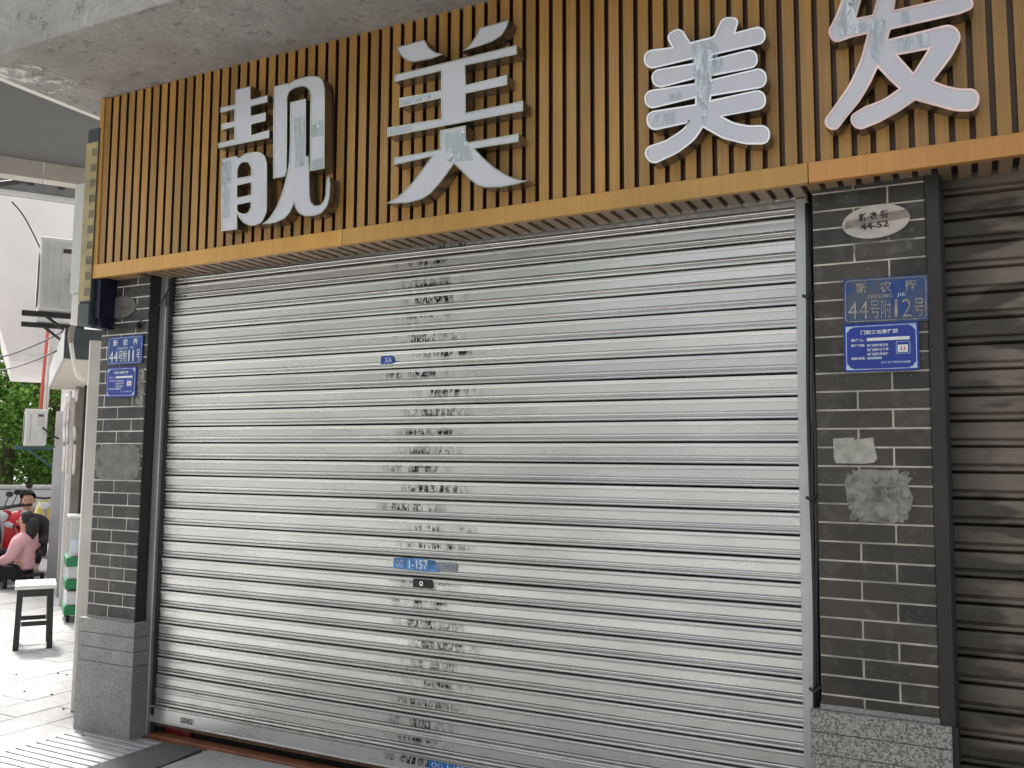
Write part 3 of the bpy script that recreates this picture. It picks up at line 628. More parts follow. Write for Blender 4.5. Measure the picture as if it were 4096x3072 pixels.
letter('sign_letter', 'fat rounded grey letter 发 with pinkish rims, rightmost on the fascia', 3280, 0, 3.13, [[f1, fh], [fd]], M_FACE2, M_PINK, .0072, [[(310, 40), (480, -20), (440, 250), (640, 300), (560, 400), (240, 450), (200, 330)], [(650, 240), (830, 250), (800, 470), (740, 790), (640, 720), (620, 480)], [(900, 500), (1350, 410), (1340, 590), (960, 650)], [(1020, 150), (1110, 130), (1120, 280), (1000, 300)]])  # pink of the rims is a painted-in red reflection
# screws and leftover holes on the slats
for px, py in ((1165, 905), (1560, 833), (3265, 617), (2635, 660), (3715, 115)):
    p = facade(px, py, -.2015); bm = bmesh.new(); add_lathe(bm, [(.0035, 0), (.0035, .003), (.001, .004)], 8, Matrix.Translation(p) @ Matrix.Rotation(R(90), 4, 'X'))
    o = obj('screw', bm_mesh('screw', bm), M_RUST); o.parent = SG; o.matrix_parent_inverse = (Matrix.Translation((-.35, -.20, 2.240)) @ Matrix.Rotation(-TILT, 4, 'Y')).inverted()

# ------------------------------------------------------------------ concrete structure
bm = bmesh.new(); N = 40
def slab(name, a, b, mat, kind='structure', bev=.012): o = box(name, a, b, mat, None, bev, 2); tag(o, kind=kind); return o
slab('beam', (-.60, -.757, 3.180), (12.0, .4, 9.5), M_CONC)
slab('upper_wall', (-.45, .12, 2.25), (9.0, .4, 3.18), M_CONC2)
slab('unseen_storeys', (-.58, .41, 2.4), (12.0, 7, 9.5), M_CONC2)  # unseen upper mass, added so the building shades its own front
box('plaster_edge', (-.66, -.80, 3.192), (-.605, .10, 3.215), M_CREAM); tag(bpy.data.objects['plaster_edge'], kind='structure')
cs = box('mend_patch', (-.595, -.66, 3.1775), (-.30, -.36, 3.1795), m_alpha('plaster_mend', (.55, .54, .52), 8, .50, .60)); tag(cs, kind='structure')

M_OPP = simple('unseen_plaster', (.42, .42, .41), .85, 0, .1, 1); M_OPP2 = simple('unseen_plaster_dark', (.25, .25, .24), .85, 0, .1, 1)
OT = empty('unseen_terrace'); tag(OT, kind='structure')  # unseen houses added to block low sky light and band the shutter's reflections
for a, b, hh, mt in ((-16, -8.2, 7.5, M_OPP), (-8.0, -3.4, 6.2, M_OPP2), (1.4, 7.5, 6.8, M_OPP), (7.7, 16, 8.0, M_OPP2)):
    box('unseen_front_wall', (a, -14, 0), (b, -12.0, hh), mt, OT)
    for zz in (1.2, 4.2):
        x_ = a+.5
        while x_+1.3 < b: box('unseen_window', (x_, -11.99, zz), (x_+1.1, -11.95, zz+1.5), M_SLATE, OT); x_ += 1.9
rr = random.Random(5); V, F = [], []
for i in range(9000):
    cx = rr.choice((-6.0, -2.6, 7.4)); d = Vector((rr.gauss(0, 1), rr.gauss(0, 1), rr.gauss(0, 1))).normalized()*rr.random()**.4
    p = Vector((cx+d.x*1.7, -8.8+d.y*1.4, 5.9+d.z*1.7)); sz = rr.uniform(.12, .3)
    m = Matrix.Rotation(rr.uniform(0, 6.28), 3, 'Z') @ Matrix.Rotation(rr.uniform(-1, .6), 3, 'Y'); b = len(V)
    V += [p+m @ (Vector(q)*sz) for q in ((-.5, 0, 0), (0, -.3, .06), (.5, 0, 0), (0, .3, .06))]; F += [(b, b+1, b+2), (b, b+2, b+3)]
tag(obj('unseen_tree_canopy', mesh('unseen_tree_canopy', V, F), M_LEAF), kind='stuff')  # unseen crowns added to darken and green the shutter's reflections
for cx in (-6.0, -2.6, 7.4): tube('unseen_canopy_trunk', [(cx, -8.8, 0), (cx+.05, -8.75, 2.5), (cx, -8.8, 5)], [.16, .12, .06], M_BARK, OT)
# ------------------------------------------------------------------ cables round the shutters
CB = empty('cable_bundle', (3.10, -.05, .55), 'black cable bundle down the gap between silver guide rail and right pillar', 'cable')
for k, dx in enumerate((-.006, .002, .008)):
    P = [(dx+.004*math.sin(z*5+k*2), -.04+.006*math.sin(z*3+k), z) for z in [i*.08 for i in range(22)]]
    tube('cable', P, .0055 if k else .0075, M_BLACK, CB, 6)
for z in (.0, .62, 1.30): tube('tie', [(-.02, -.05, z+.06), (-.004, -.056, z+.05), (.014, -.05, z+.07)], .006, M_BLACK, CB, 6)
CC = empty('cable', (-.02, -.05, 1.9), 'black cable looping at the top left of the silver shutter', 'cable')
tube('cable_run', curve_pts([(.06, .03, .36), (.05, .0, .30), (.0, -.005, .23), (-.055, -.01, .16), (-.062, -.01, .08), (-.05, -.005, .02), (-.052, .0, -.06)], 6), .004, M_BLACK, CC, 6)
tube('cable_run', curve_pts([(.06, .02, .33), (.045, .0, .29), (.02, .0, .25), (.01, .01, .20)], 6), .003, M_BLACK, CC, 6)
CD = empty('conduit', (-.3, -.12, 2.0), 'thin black cable and fitting above the left address plate', 'cable')
tube('cable_run', curve_pts([(-.02, -.0, .02), (.03, .0, -.006), (.10, .005, -.012), (.16, .005, 0.0), (.21, .01, .03)], 6), .003, M_BLACK, CD, 6)
box('fitting', (.15, -.005, -.015), (.185, .02, .012), M_DARKRAIL, CD, .003)

# ------------------------------------------------------------------ blade light box and navy box at the sign's left end
BL = empty('light_box', (-.39, -.13, 2.0), 'narrow yellow light box with checkered film beside the sign\'s left end', 'light box')
box('casing', (-.045, -.085, .115), (.040, .10, 1.02), M_SLATE, BL, .004)
box('front_film', (-.046, -.0885, .125), (.040, -.0855, .945), M_YEL, BL)
for k in range(10):
    s = (.0 if k % 2 else .001)
    plate('film_check', [(-.002, .15+k*.08), (.036, .15+k*.08), (.036, .19+k*.08), (-.002, .19+k*.08)], -.0895-s, .0008, M_CHK, BL)
box('lower_case', (-.047, -.089, -.0), (.038, .10, .113), M_SLATE, BL, .004)
NV = empty('navy_box', (-.36, -.08, 1.99), 'navy blue box hanging below the fascia\'s left corner', 'box')
bm = bmesh.new(); add_box(bm, (-.02, -.115, .045), (.055, .0, .27)); vv = add_box(bm, (-.015, -.10, 0), (.05, -.01, .0449)); 
obj('shell', bm_mesh('shell', bm), M_NAVY, NV)
WC = empty('white_casing', (-.76, .03, 2.2), 'white vertical casing behind the yellow light box', 'casing')
box('panel', (-.045, -.03, .03), (.05, .06, .645), M_ACW, WC, .006); box('lower_panel', (-.03, -.025, -.14), (.04, .05, .028), M_PIPE, WC, .005)

# ------------------------------------------------------------------ side street: neighbouring shops, u along their front, v out into the street
U2 = Vector((-.82623, .56334, 0)); V2_ = Vector((-.56334, -.82623, 0)); O2 = Vector((-.6, .05, 0))
def wm(u=0, v=0, z=0):
    o = O2+U2*u+V2_*v
    return Matrix(((U2.x, V2_.x, 0, o.x), (U2.y, V2_.y, 0, o.y), (0, 0, 1, z), (0, 0, 0, 1)))
def street(name, u, v, z, label=None, cat=None, group=None):
    e = empty(name, (0, 0, 0), label, cat, group); e.matrix_world = wm(u, v, z); return e
def wbox(name, u, v, z, mat, parent=None, bev=0): return box(name, (u[0], v[0], z[0]), (u[1], v[1], z[1]), mat, parent, bev)
SP = street('shop_front', 0, 0, 0, 'pale plastered neighbouring shop front behind the left pillar', 'building')
wbox('pilaster', (.10, .13), (-.30, .042), (0, 1.98), M_CREAM, SP, .004)
wbox('door_gap', (3.42, 3.44), (-.40, -.135), (.1, 2.0), M_BLACK, SP)
wbox('door_post', (3.60, 3.64), (-.145, -.075), (0, 1.97), M_TAUPE, SP, .004)
wbox('wall', (3.7, 11), (-.7, -.24), (0, 3.6), M_OFFW, SP)
wbox('white_post', (4.0, 4.04), (-.30, -.052), (0, 1.9), M_OFFW, SP, .004)
wbox('door_leaf', (4.6, 4.64), (-.3, -.05), (0, 1.9), M_GREY, SP, .004)
wbox('wall_panel', (5.6, 5.64), (-.3, .006), (0, 1.45), M_GREY, SP, .004); wbox('wall_panel', (6.8, 6.84), (-.3, -.04), (0, 1.9), M_OFFW, SP, .004)
for k, (u, v) in enumerate(((3.55, -.09), (3.9, -.05), (4.5, -.045))):
    tube('pipe', curve_pts([(u, v, 1.95), (u+.1, v+.005, 1.7), (u-.05, v, 1.45), (u+.05, v-.005, 1.2)], 5), .012, M_PIPE, SP, 6)
CN = street('awning_box', 1.2, 0, 1.98, 'grey boxed awning with beige underside above the neighbouring shop', 'awning')
wbox('end_panel', (-.01, .0), (-.20, .125), (.0, .20), M_SLATE, CN); wbox('fascia', (.0, 2.9), (.110, .128), (.005, .20), M_ACG, CN, .003)
wbox('underside', (.0, 2.9), (-.20, .112), (-.004, .006), M_BEIGE, CN); wbox('top', (.0, 2.9), (-.20, .112), (.19, .20), M_ACG, CN)
tube('pipe', curve_pts([(-.5, .11, .05), (-.48, .09, -.05), (-.42, .06, -.14), (-.38, .02, -.17)], 6), .012, M_PIPE, CN, 8)
tube('pipe_elbow', curve_pts([(-.5, .11, .05), (-.52, .11, .12), (-.55, .08, .20)], 6), .016, M_TAUPE, CN, 8)
def aircon(u, v, z, w_, d, h, label, mat, brk):
    E_ = street('air_conditioner', u, v, z, label, 'air conditioner', 'outdoor air conditioner units on the neighbouring front')
    wbox('case', (0, w_), (0, d), (0, h), mat, E_, .012); wbox('top_cover', (-.004, w_+.004), (-.004, d+.004), (h-.03, h+.004), mat, E_, .006)
    wbox('service_panel', (-.008, -.001), (.03, d*.45), (h*.55, h*.9), M_ACG, E_, .003); wbox('valve_cover', (-.012, -.001), (.03, d*.45), (.04, h*.42), mat, E_, .004)
    wbox('label_strip', (-.0105, -.0085), (.04, d*.42), (h*.80, h*.86), M_INK, E_)
    for k in range(3): wbox('rib', (-.004, .0), (d*(.58+.13*k), d*(.64+.13*k)), (.03, h-.05), M_ACG if k == 1 else mat, E_, .002)
    bm = bmesh.new(); add_lathe(bm, [(d*.05, .0), (h*.38, 0), (h*.42, .012)], 20, Matrix.Translation((w_*.42, d+.001, h*.5)) @ Matrix.Rotation(R(-90), 4, 'X')); obj('fan_grille', bm_mesh('fan', bm), M_ACG, E_)
    for uu in (.08, w_-.10):
        bk = wbox('bracket', (uu, uu+.035), (-.1, d+.10), (-.045, -.005), brk, E_, .003)
        bm = bmesh.new(); add_tube(bm, [(uu+.018, -.08, -.24), (uu+.018, d*.8, -.03)], .012, 6); obj('brace', bm_mesh('brace', bm), brk, bk)
    tube('hose', curve_pts([(-.01, d*.2, h*.5), (-.06, d*.05, h*.42), (-.05, -.05, h*.30), (.0, -.12, h*.2)], 6), .010, M_BLACK, E_, 6)
    return E_
aircon(2.0, .03, 2.41, .80, .25, .53, 'grey outdoor air conditioner on black brackets beside the light box', M_ACG, M_BLACK)
aircon(6.0, .07, 1.475, .75, .22, .40, 'white outdoor air conditioner in front of the trees on a green bracket', M_ACW, simple('bracket_teal', (.03, .09, .09), .5))
RS = street('red_banner_pole', 7.2, .09, 0, 'thin red vertical pole beyond the awning box', 'pole')
tube('pole', [(0, .035, 1.9), (0, .0, 3.0)], .019, M_REDP, RS, 8); tube('pole', [(.1, -.02, 1.75), (.1, -.05, 3.0)], .03, M_PIPE, RS, 8)
OH = street('overhang', 8.0, 0, 2.62, 'pinkish white overhanging upper storey at the upper left', 'building')
bm = bmesh.new(); pr = [(-.4, 0), (.50, 0), (.66, .5), (.95, 3.0), (-.4, 3.0)]
a = [bm.verts.new((0, v, z)) for v, z in pr]; b = [bm.verts.new((4, v, z)) for v, z in pr]; bm.faces.new(a); bm.faces.new(b[::-1])
for i in range(5): bm.faces.new((a[i], a[(i+1) % 5], b[(i+1) % 5], b[i]))
obj('wall', bm_mesh('wall', bm), M_OFFW, OH); wbox('drip_edge', (-.03, .0), (-.4, .50), (-.03, .05), M_PIPE, OH)
cl = box('side_ceiling', (-4.0, -3.2, 3.30), (-.61, 0.0, 3.40), M_CEIL)
bm = bmesh.new()
for zz in (3.285, 3.40):
    for q in ((-.05, -.6), (1.3, -.6), (1.3, 1.6), (-.9, 1.6)): bm.verts.new(wm(q[0], q[1], zz) @ Vector((0, 0, 0)))
bm.verts.ensure_lookup_table(); v_ = bm.verts
for f in ((0, 1, 2, 3), (7, 6, 5, 4), (0, 4, 5, 1), (1, 5, 6, 2), (2, 6, 7, 3), (3, 7, 4, 0)): bm.faces.new([v_[i] for i in f])
bpy.data.objects.remove(cl); tag(obj('side_ceiling', bm_mesh('side_ceiling', bm), M_CEIL), kind='structure')
BD = street('downstand_beam', 1.3, 0, 3.17, 'beige downstand beam edge at the far end of the dark ceiling', 'beam')
wbox('face', (.002, .12), (-.3, .30), (0, .125), M_BEIGE, BD); wbox('face', (.002, .12), (.303, 1.5), (0, .125), M_BEIGE, BD)
GD = street('girder', 3.0, 0, 3.5, 'grey steel girder with cables under the ceiling at upper left', 'girder')
wbox('web', (0, .06), (-.4, 1.6), (-.02, .13), M_BEAMS, GD); wbox('flange', (-.06, .0), (-.4, 1.6), (-.03, .0), M_ACG, GD); wbox('flange', (-.06, .0), (-.4, 1.6), (.132, .17), M_TAUPE, GD)
tube('pipe', curve_pts([(-.5, .75, -.12), (-.5, .56, -.075), (-.5, .33, .0), (-.5, .15, .06), (-.5, -.1, .13)], 6), .022, M_DARKRAIL, GD, 8)
for v in (.12, .35): wbox('bolt_plate', (-.012, .0), (v, v+.05), (.08, .13), M_BLACK, GD)
WR = street('overhead_wires', 3.0, 0, 2.0, 'thin sagging dark wires strung across the upper left', 'wire')
tube('wire', curve_pts([(.0, .50, 1.42), (.0, .40, 1.30), (0, .25, 1.02), (-.6, .13, .70)], 6), .006, M_BLACK, WR, 5)
tube('wire', curve_pts([(2.0, .75, .30), (1.5, .5, .30), (.6, .25, .33), (-.2, .08, .36)], 6), .008, M_DARKRAIL, WR, 5); tube('wire', curve_pts([(2.0, .75, .18), (1.5, .5, .17), (.2, .30, .13), (-.6, .12, .16)], 6), .007, M_DARKRAIL, WR, 5)
tube('wire', curve_pts([(3, .75, .6), (3, .68, .2), (3, .60, -.3)], 6), .006, M_DARKRAIL, WR, 5)
# display cart
CT = street('display_cart', 3.0, -.33, 0, 'small green and white tiered cart with clear box on top', 'cart')
for z0 in (.06, .27, .45): wbox('green_tray', (0, .40), (.0, .285), (z0, z0+.075), M_GREEN, CT, .006)
for z0 in (.135, .345): wbox('white_bin', (.02, .38), (.01, .275), (z0, z0+.115), M_SCW, CT, .01)
wbox('clear_box', (.02, .38), (.02, .27), (.53, .84), M_CLEAR, CT, .01); wbox('lid', (.01, .39), (.01, .28), (.842, .862), M_ACW, CT, .008)
wbox('packet', (.05, .14), (.03, .12), (.54, .70), M_SCW, CT, .01); wbox('packet', (.05, .14), (.14, .25), (.54, .66), M_PALE, CT, .01); wbox('packet', (.04, .12), (.10, .22), (.526, .56), M_REDH, CT, .01)
for a in (.05, .35):
    bm = bmesh.new(); add_lathe(bm, [(.01, -.015), (.03, -.012), (.03, .012), (.01, .015)], 12, Matrix.Translation((a, .25, .03)) @ Matrix.Rotation(R(90), 4, 'X')); obj('caster', bm_mesh('caster', bm), M_TYRE, CT)
# stool
STL = empty('stool', (-2.46, 1.09, 0), 'white topped stool with black legs on the pavement at left', 'stool', None, (0, 0, R(-35)))
box('seat', (-.175, -.13, .415), (.175, .13, .445), M_STOOLW, STL, .008, 2)
for sx in (-1, 1):
    for sy in (-1, 1):
        bm = bmesh.new(); add_box(bm, (-.019, -.019, 0), (.019, .019, .414))
        for v in bm.verts: k = 1-v.co.z/.414; v.co.x += sx*(.135+.012*k); v.co.y += sy*(.095+.01*k)
        obj('leg', bm_mesh('leg', bm), M_STOOLB, STL)
for sy in (-1, 1):
    box('apron', (-.116, sy*.095-.012, .362), (.116, sy*.095+.012, .414), M_STOOLB, STL); box('stretcher', (-.12, sy*.099-.011, .235), (.12, sy*.099+.011, .265), M_STOOLB, STL)
for sx in (-1, 1): box('apron', (sx*.135-.012, -.076, .362), (sx*.135+.012, .076, .414), M_STOOLB, STL); box('stretcher', (sx*.14-.011, -.08, .16), (sx*.14+.011, .08, .19), M_STOOLB, STL)

# ------------------------------------------------------------------ people and scooters down the street
def skin(name, joints, edges, mat, parent, sub=2, root=0):
    me = bpy.data.meshes.new(name); me.from_pydata([j[:3] for j in joints], edges, [])
    o = bpy.data.objects.new(name, me); COL.objects.link(o); o.modifiers.new('s', 'SKIN').use_smooth_shade = True
    for i, j in enumerate(joints):
        sv = me.skin_vertices[0].data[i]; r = j[3]; sv.radius = (r, r) if isinstance(r, (int, float)) else r; sv.use_root = i == root
    ss = o.modifiers.new('d', 'SUBSURF'); ss.levels = sub; ss.render_levels = sub
    dg = bpy.context.evaluated_depsgraph_get(); dg.update()
    m2 = bpy.data.meshes.new_from_object(o.evaluated_get(dg)); bpy.data.objects.remove(o); m2.materials.clear()
    return obj(name, m2, mat, parent, True)
def ellip(name, c, r, mat, parent, n=16, cut=None):
    bm = bmesh.new(); bmesh.ops.create_uvsphere(bm, u_segments=n, v_segments=n*2//3, radius=1)
    if cut: bmesh.ops.delete(bm, geom=[v for v in bm.verts if cut(v.co)], context='VERTS')
    for v in bm.verts: v.co = Vector((v.co.x*r[0], v.co.y*r[1], v.co.z*r[2]))+Vector(c)
    return obj(name, bm_mesh(name, bm), mat, parent, True)
def person(loc, rz, label, J, coat, trous, coatmat, hair_long):
    """J: joints for a figure facing -Y; one continuous body mesh, clothing and hair as children"""
    P = empty('person', loc, label, 'person', None, (0, 0, rz))
    names = list(J); idx = {n: i for i, n in enumerate(names)}
    ch = [('hip', 'waist'), ('waist', 'chest'), ('chest', 'neck'), ('neck', 'skull'), ('skull', 'crown')]
    for s in 'LR':
        ch += [('chest', 'sho'+s), ('sho'+s, 'elb'+s), ('elb'+s, 'wri'+s), ('wri'+s, 'hand'+s), ('hip', 'thi'+s), ('thi'+s, 'knee'+s), ('knee'+s, 'ank'+s), ('ank'+s, 'toe'+s)]
        for k in range(5): J['f%d%s' % (k, s)] = None
    for s in 'LR':
        h = Vector(J['hand'+s][:3]); d = (h-Vector(J['wri'+s][:3])).normalized(); sd_ = d.cross(Vector((0, 0, 1))).normalized()
        for k in range(5):
            q = h+d*(.075-.008*abs(k-2))+sd_*(.018*(k-2)) if k else h+sd_*-.045+d*.02
            J['f%d%s' % (k, s)] = (q.x, q.y, q.z, .009); ch.append(('hand'+s, 'f%d%s' % (k, s)))
    names = list(J); idx = {n: i for i, n in enumerate(names)}
    skin('body', [J[n] for n in names], [(idx[a], idx[b]) for a, b in ch], M_SKIN, P, 2, idx['hip'])
    def cloth(name, chain, grow, mat):
        ns = []; [ns.append(x) for e in chain for x in e if x not in ns]; ii = {n: i for i, n in enumerate(ns)}
        g = lambda r: (r[0]+grow, r[1]+grow) if isinstance(r, tuple) else r+grow
        return skin(name, [(*J[n][:3], g(J[n][3])) for n in ns], [(ii[a], ii[b]) for a, b in chain], mat, P, 2, 0)
    cloth('coat', [('waist', 'chest'), ('hip', 'waist')]+[e for s in 'LR' for e in (('chest', 'sho'+s), ('sho'+s, 'elb'+s), ('elb'+s, 'wri'+s))], .034, coatmat)
    cloth('trousers', [e for s in 'LR' for e in (('hip', 'thi'+s), ('thi'+s, 'knee'+s), ('knee'+s, 'ank'+s))], .016, trous)
    sk = Vector(J['skull'][:3])
    for s in (-1, 1):
        ellip('eye', sk+Vector((s*.030, -.082, .012)), (.010, .006, .007), M_INK, P, 8); ellip('ear', sk+Vector((s*.074, .0, .0)), (.012, .02, .03), M_SKIN, P, 8)
    ellip('nose', sk+Vector((0, -.093, -.016)), (.012, .016, .02), M_SKIN, P, 8); ellip('mouth', sk+Vector((0, -.080, -.050)), (.022, .008, .007), M_RED, P, 8)
    h = ellip('hair', sk+Vector((0, .018, .035)), (.088, .098, .098), M_HAIR, P, 18, lambda c: c.y < -.35 and c.z < .45)
    if hair_long:
        bm = bmesh.new(); add_tube(bm, [sk+Vector(v) for v in ((0, .075, .03), (0, .10, -.06), (.01, .105, -.15), (.0, .10, -.24))], [.065, .085, .075, .03], 10); obj('hair_tail', bm_mesh('hair_tail', bm), M_HAIR, h, True)
    for s in 'LR':
        a = Vector(J['ank'+s][:3]); t = Vector(J['toe'+s][:3]); skin('shoe', [(*a, .045), (*((a+t)/2), .046), (*t, .038)], [(0, 1), (1, 2)], M_SHOE, P, 1)
    return P
def seated(h=.36):
    J = {'hip': (0, .0, h+.09, .11), 'waist': (0, .01, h+.24, .095), 'chest': (0, .0, h+.44, .105), 'neck': (0, -.015, h+.60, .05), 'skull': (0, -.03, h+.71, (.078, .085)), 'crown': (0, -.025, h+.79, .055)}
    for s, q in (('L', 1), ('R', -1)):
        J.update({'sho'+s: (q*.175, 0, h+.50, .058), 'elb'+s: (q*.215, -.06, h+.26, .045), 'wri'+s: (q*.13, -.24, h+.19, .032), 'hand'+s: (q*.10, -.31, h+.17, .036),
                  'thi'+s: (q*.09, -.06, h+.05, .085), 'knee'+s: (q*.11, -.40, h+.07, .062), 'ank'+s: (q*.11, -.42, .075, .042), 'toe'+s: (q*.12, -.55, .04, .035)})
    return J
def standing():
    J = {'hip': (0, 0, .92, (.15, .11)), 'waist': (0, 0, 1.08, (.13, .095)), 'chest': (0, 0, 1.30, (.16, .105)), 'neck': (0, -.01, 1.47, .052), 'skull': (0, -.03, 1.58, (.078, .088)), 'crown': (0, -.03, 1.665, .055)}
    for s, q in (('L', 1), ('R', -1)):
        J.update({'sho'+s: (q*.19, 0, 1.37, .06), 'elb'+s: (q*.25, .0, 1.10, .046), 'wri'+s: (q*.20, -.18, .98, .034), 'hand'+s: (q*.18, -.25, .97, .038),
                  'thi'+s: (q*.09, 0, .84, .085), 'knee'+s: (q*.10, -.01, .48, .06), 'ank'+s: (q*.10, .01, .09, .043), 'toe'+s: (q*.11, -.13, .04, .036)})
    return J
SCN = empty('scooter_stub'); bpy.data.objects.remove(SCN)
def scooter(loc, rz, label, body):
    S = empty('scooter', loc, label, 'scooter', 'scooters parked down the street', (0, 0, rz)); S.scale = (.8, .8, .8)
    for x in (-.62, .62):
        wh = empty('wheel', (x, 0, .21)); wh.parent = S
        bm = bmesh.new(); add_tube(bm, [(.165*math.cos(a), 0, .165*math.sin(a)) for a in [2*math.pi*k/20 for k in range(20)]], .045, 8, False, True); obj('tyre', bm_mesh('tyre', bm), M_TYRE, wh, True)
        bm = bmesh.new(); add_lathe(bm, [(.02, -.03), (.13, -.02), (.13, .02), (.02, .03)], 14, Matrix.Rotation(R(90), 4, 'X')); obj('rim', bm_mesh('rim', bm), M_GREY, wh)
    def hull(name, secs, mat, bev=.03):
        bm = bmesh.new(); rings = []
        for x, w_, z0, z1 in secs: rings.append([bm.verts.new(p) for p in ((x, -w_*.6, z0), (x, w_*.6, z0), (x, w_, (z0+z1)/2), (x, w_*.6, z1), (x, -w_*.6, z1), (x, -w_, (z0+z1)/2))])
        for A, B in zip(rings, rings[1:]):
            for k in range(6): bm.faces.new((A[k], A[(k+1) % 6], B[(k+1) % 6], B[k]))
        bm.faces.new(rings[0][::-1]); bm.faces.new(rings[-1]); return obj(name, bm_mesh(name, bm), mat, S, True)
    hull('rear_body', [(.88, .05, .55, .62), (.7, .13, .38, .68), (.4, .16, .28, .68), (.12, .15, .25, .66), (.02, .12, .24, .5)], body)
    hull('floorboard', [(.05, .14, .22, .30), (-.3, .15, .22, .29)], M_JACK)
    hull('leg_shield', [(-.24, .20, .26, .55), (-.32, .21, .25, .78), (-.40, .17, .28, .92), (-.46, .10, .4, .95)], body)
    hull('seat', [(.80, .08, .70, .76), (.55, .13, .68, .79), (.25, .14, .68, .77), (.08, .09, .68, .74)], M_TROUS)
    hull('front_fender', [(-.84, .05, .28, .36), (-.66, .075, .36, .46), (-.45, .06, .34, .44)], body)
    tube('fork', [(-.62, 0, .22), (-.40, 0, .95)], .03, M_GREY, S, 8); tube('handlebar', [(-.30, -.33, 1.02), (-.40, -.16, 1.0), (-.41, 0, .98), (-.40, .16, 1.0), (-.30, .33, 1.02)], .017, M_TYRE, S, 8)
    ellip('headlight', (-.47, 0, .86), (.05, .09, .07), M_GLASS, S, 12); ellip('tail_light', (.87, 0, .60), (.03, .06, .03), M_REDH, S, 10)
    for q in (-1, 1):
        t = tube('mirror_stem', [(-.38, q*.18, 1.0), (-.38, q*.24, 1.16)], .007, M_TYRE, S, 6); ellip('mirror', (-.38, q*.25, 1.19), (.012, .06, .04), M_TYRE, t, 10)
    return S
ANG = math.atan2(U2.y, U2.x)
def spot(px, dist):
    d = fw + rt*((px-2048)/FPX); d.z = 0; d.normalize(); return CAM.x+d.x*dist, CAM.y+d.y*dist
x, y = spot(140, 10.75); ST2 = empty('stool', (x, y, 0), 'low black stool under the person in pink', 'stool', None, (0, 0, .4))
box('seat', (-.15, -.13, .12), (.15, .13, .145), M_STOOLB, ST2, .01)
for sx in (-1, 1):
    for sy in (-1, 1): box('leg', (sx*.13-.015, sy*.11-.015, 0), (sx*.13+.015, sy*.11+.015, .12), M_STOOLB, ST2)
person((x, y, 0), R(-62), 'person with dark tied hair in a pink coat seated with back turned', seated(.15), None, M_TROUS, M_PINKC, True).scale = (.80, .80, .80)
x, y = spot(138, 12.4); person((x, y, 0), R(55), 'person in a dark jacket facing the camera behind the scooters', seated(.12), None, M_TROUS, M_JACK, False)
x, y = spot(10, 11.9); S1 = scooter((x, y, 0), R(150), 'white scooter with a red helmet on it at the left edge', M_SCW)
hx, hy = spot(108, 11.6)
HM = empty('helmet', (hx, hy, .53), 'glossy red helmet above the white scooter', 'helmet')
ellip('shell', (0, 0, .10), (.115, .135, .125), M_REDH, HM, 20, lambda c: c.z < -.55); ellip('visor', (-.02, -.04, .075), (.105, .118, .06), M_GLASS, HM, 14, lambda c: c.y > -.2)
x, y = spot(85, 11.9); scooter((x, y, 0), R(128), 'red scooter parked behind the person in pink', M_REDH)
x, y = spot(-85, 10.9); scooter((x, y, 0), R(-70), 'dark scooter cut by the left edge of the picture', M_JACK)
x, y = spot(195, 14.5); scooter((x, y, 0), R(150), 'yellow scooter behind the person in the dark jacket', M_YELLOW)
# low grey wall
x, y = spot(60, 20); LW = empty('boundary_wall', (x, y, 0), 'low grey boundary wall under the trees', 'wall', None, (0, 0, YAW+R(30)))
box('wall', (-9, 0, 0), (9, .2, .74), M_GREY, LW, .02); box('coping', (-9, -.04, .742), (9, .24, .82), M_CONC2, LW, .02)
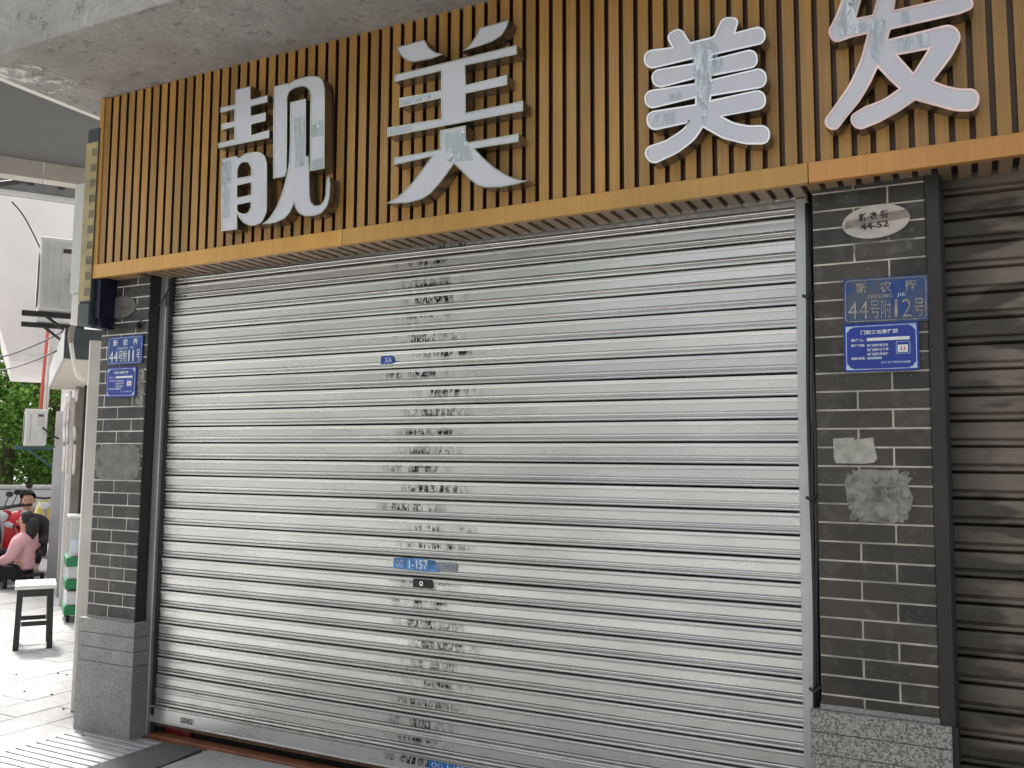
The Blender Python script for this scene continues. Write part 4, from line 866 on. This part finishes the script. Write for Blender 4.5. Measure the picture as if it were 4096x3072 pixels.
# trees
leafV = [(-.5, 0, 0), (0, -.28, .06), (.5, 0, 0), (0, .28, .06)]
def tree(px, dist, h, r, label, seed, n=9000):
    rr = random.Random(seed); x, y = spot(px, dist)
    T = empty('tree', (x, y, 0), label, 'tree', 'trees beyond the boundary wall')
    bm = bmesh.new(); top = h*.62
    add_tube(bm, [(0, 0, 0), (.05, .03, h*.2), (-.04, .05, h*.42), (.03, 0, top)], [.17, .14, .11, .06], 9)
    tips = []
    for k in range(9):
        a = k*2.4+rr.random(); z0 = h*(.28+.035*k); L = r*(.55+.4*rr.random()); p1 = Vector((math.cos(a)*L*.5, math.sin(a)*L*.5, z0+L*.35)); p2 = Vector((math.cos(a)*L, math.sin(a)*L, z0+L*.6))
        add_tube(bm, [(0, 0, z0), p1, p2], [.06, .035, .015], 6); tips += [p1, p2]
    obj('trunk', bm_mesh('trunk', bm), M_BARK, T, True)
    cl = []
    for k in range(46):
        while True:
            v = Vector((rr.uniform(-1, 1), rr.uniform(-1, 1), rr.uniform(-1, 1)))
            if .25 < v.length < 1: break
        cl.append((Vector((v.x*r, v.y*r, h*.58+v.z*h*.42)), r*rr.uniform(.16, .34)))
    for k in range(16):
        a = rr.uniform(0, 6.28); cl.append((Vector((math.cos(a)*r*rr.uniform(.3, 1), math.sin(a)*r*rr.uniform(.3, 1), h*rr.uniform(.12, .26))), r*rr.uniform(.16, .30)))
    V, F = [], []
    for i in range(n):
        c, cr = rr.choice(cl); d = Vector((rr.gauss(0, 1), rr.gauss(0, 1), rr.gauss(0, .8))).normalized()*cr*rr.random()**.4
        p = c+d
        if p.z < .5: continue
        s = rr.uniform(.07, .15); m = Matrix.Rotation(rr.uniform(0, 6.28), 3, 'Z') @ Matrix.Rotation(rr.uniform(-1.0, .6), 3, 'Y') @ Matrix.Rotation(rr.uniform(-.9, .9), 3, 'X')
        b = len(V); V += [p+m @ (Vector(q)*s) for q in leafV]; F += [(b, b+1, b+2), (b, b+2, b+3)]
    obj('crown', mesh('crown', V, F), M_LEAF, T)
tree(40, 23.5, 6.2, 2.1, 'tall dense green tree at the left edge beyond the wall', 1, 14000)
tree(150, 24.5, 5.6, 2.0, 'leafy green tree behind the white air conditioner', 2, 13000)
tree(230, 23.5, 5.0, 1.7, 'smaller green tree partly hidden by the neighbouring shop', 3, 9000)
tree(-120, 29, 7.0, 2.4, 'broad green tree cut by the left edge', 4, 9000)
DEB = (((65, 2700), 'leftmost dark speck on the pale pavement near the stool'), ((232, 2695), 'dark speck on the pavement close left of the plinth top row'), ((267, 2700), 'dark speck on the pavement touching the plinth edge'), ((98, 2768), 'dark speck in the middle of the pale pavement left'), ((207, 2780), 'dark speck on the paving joint left of the plinth'), ((254, 2838), 'dark speck beside the lower plinth edge'), ((328, 2932), 'upper of two dark specks at the plinth foot'), ((332, 2946), 'lower of two dark specks at the plinth foot'))
for (px, py), lb in DEB:
    d = fw + rt*((px-2048)/FPX) - up*((py-1536)/FPX); p = CAM + d*(-CAM.z/d.z)
    o = ellip('pebble', (0, 0, .003), (.007, .006, .005), M_BLACK, None, 8); o.location = p; tag(o, lb, 'debris', 'dark specks on the pavement')
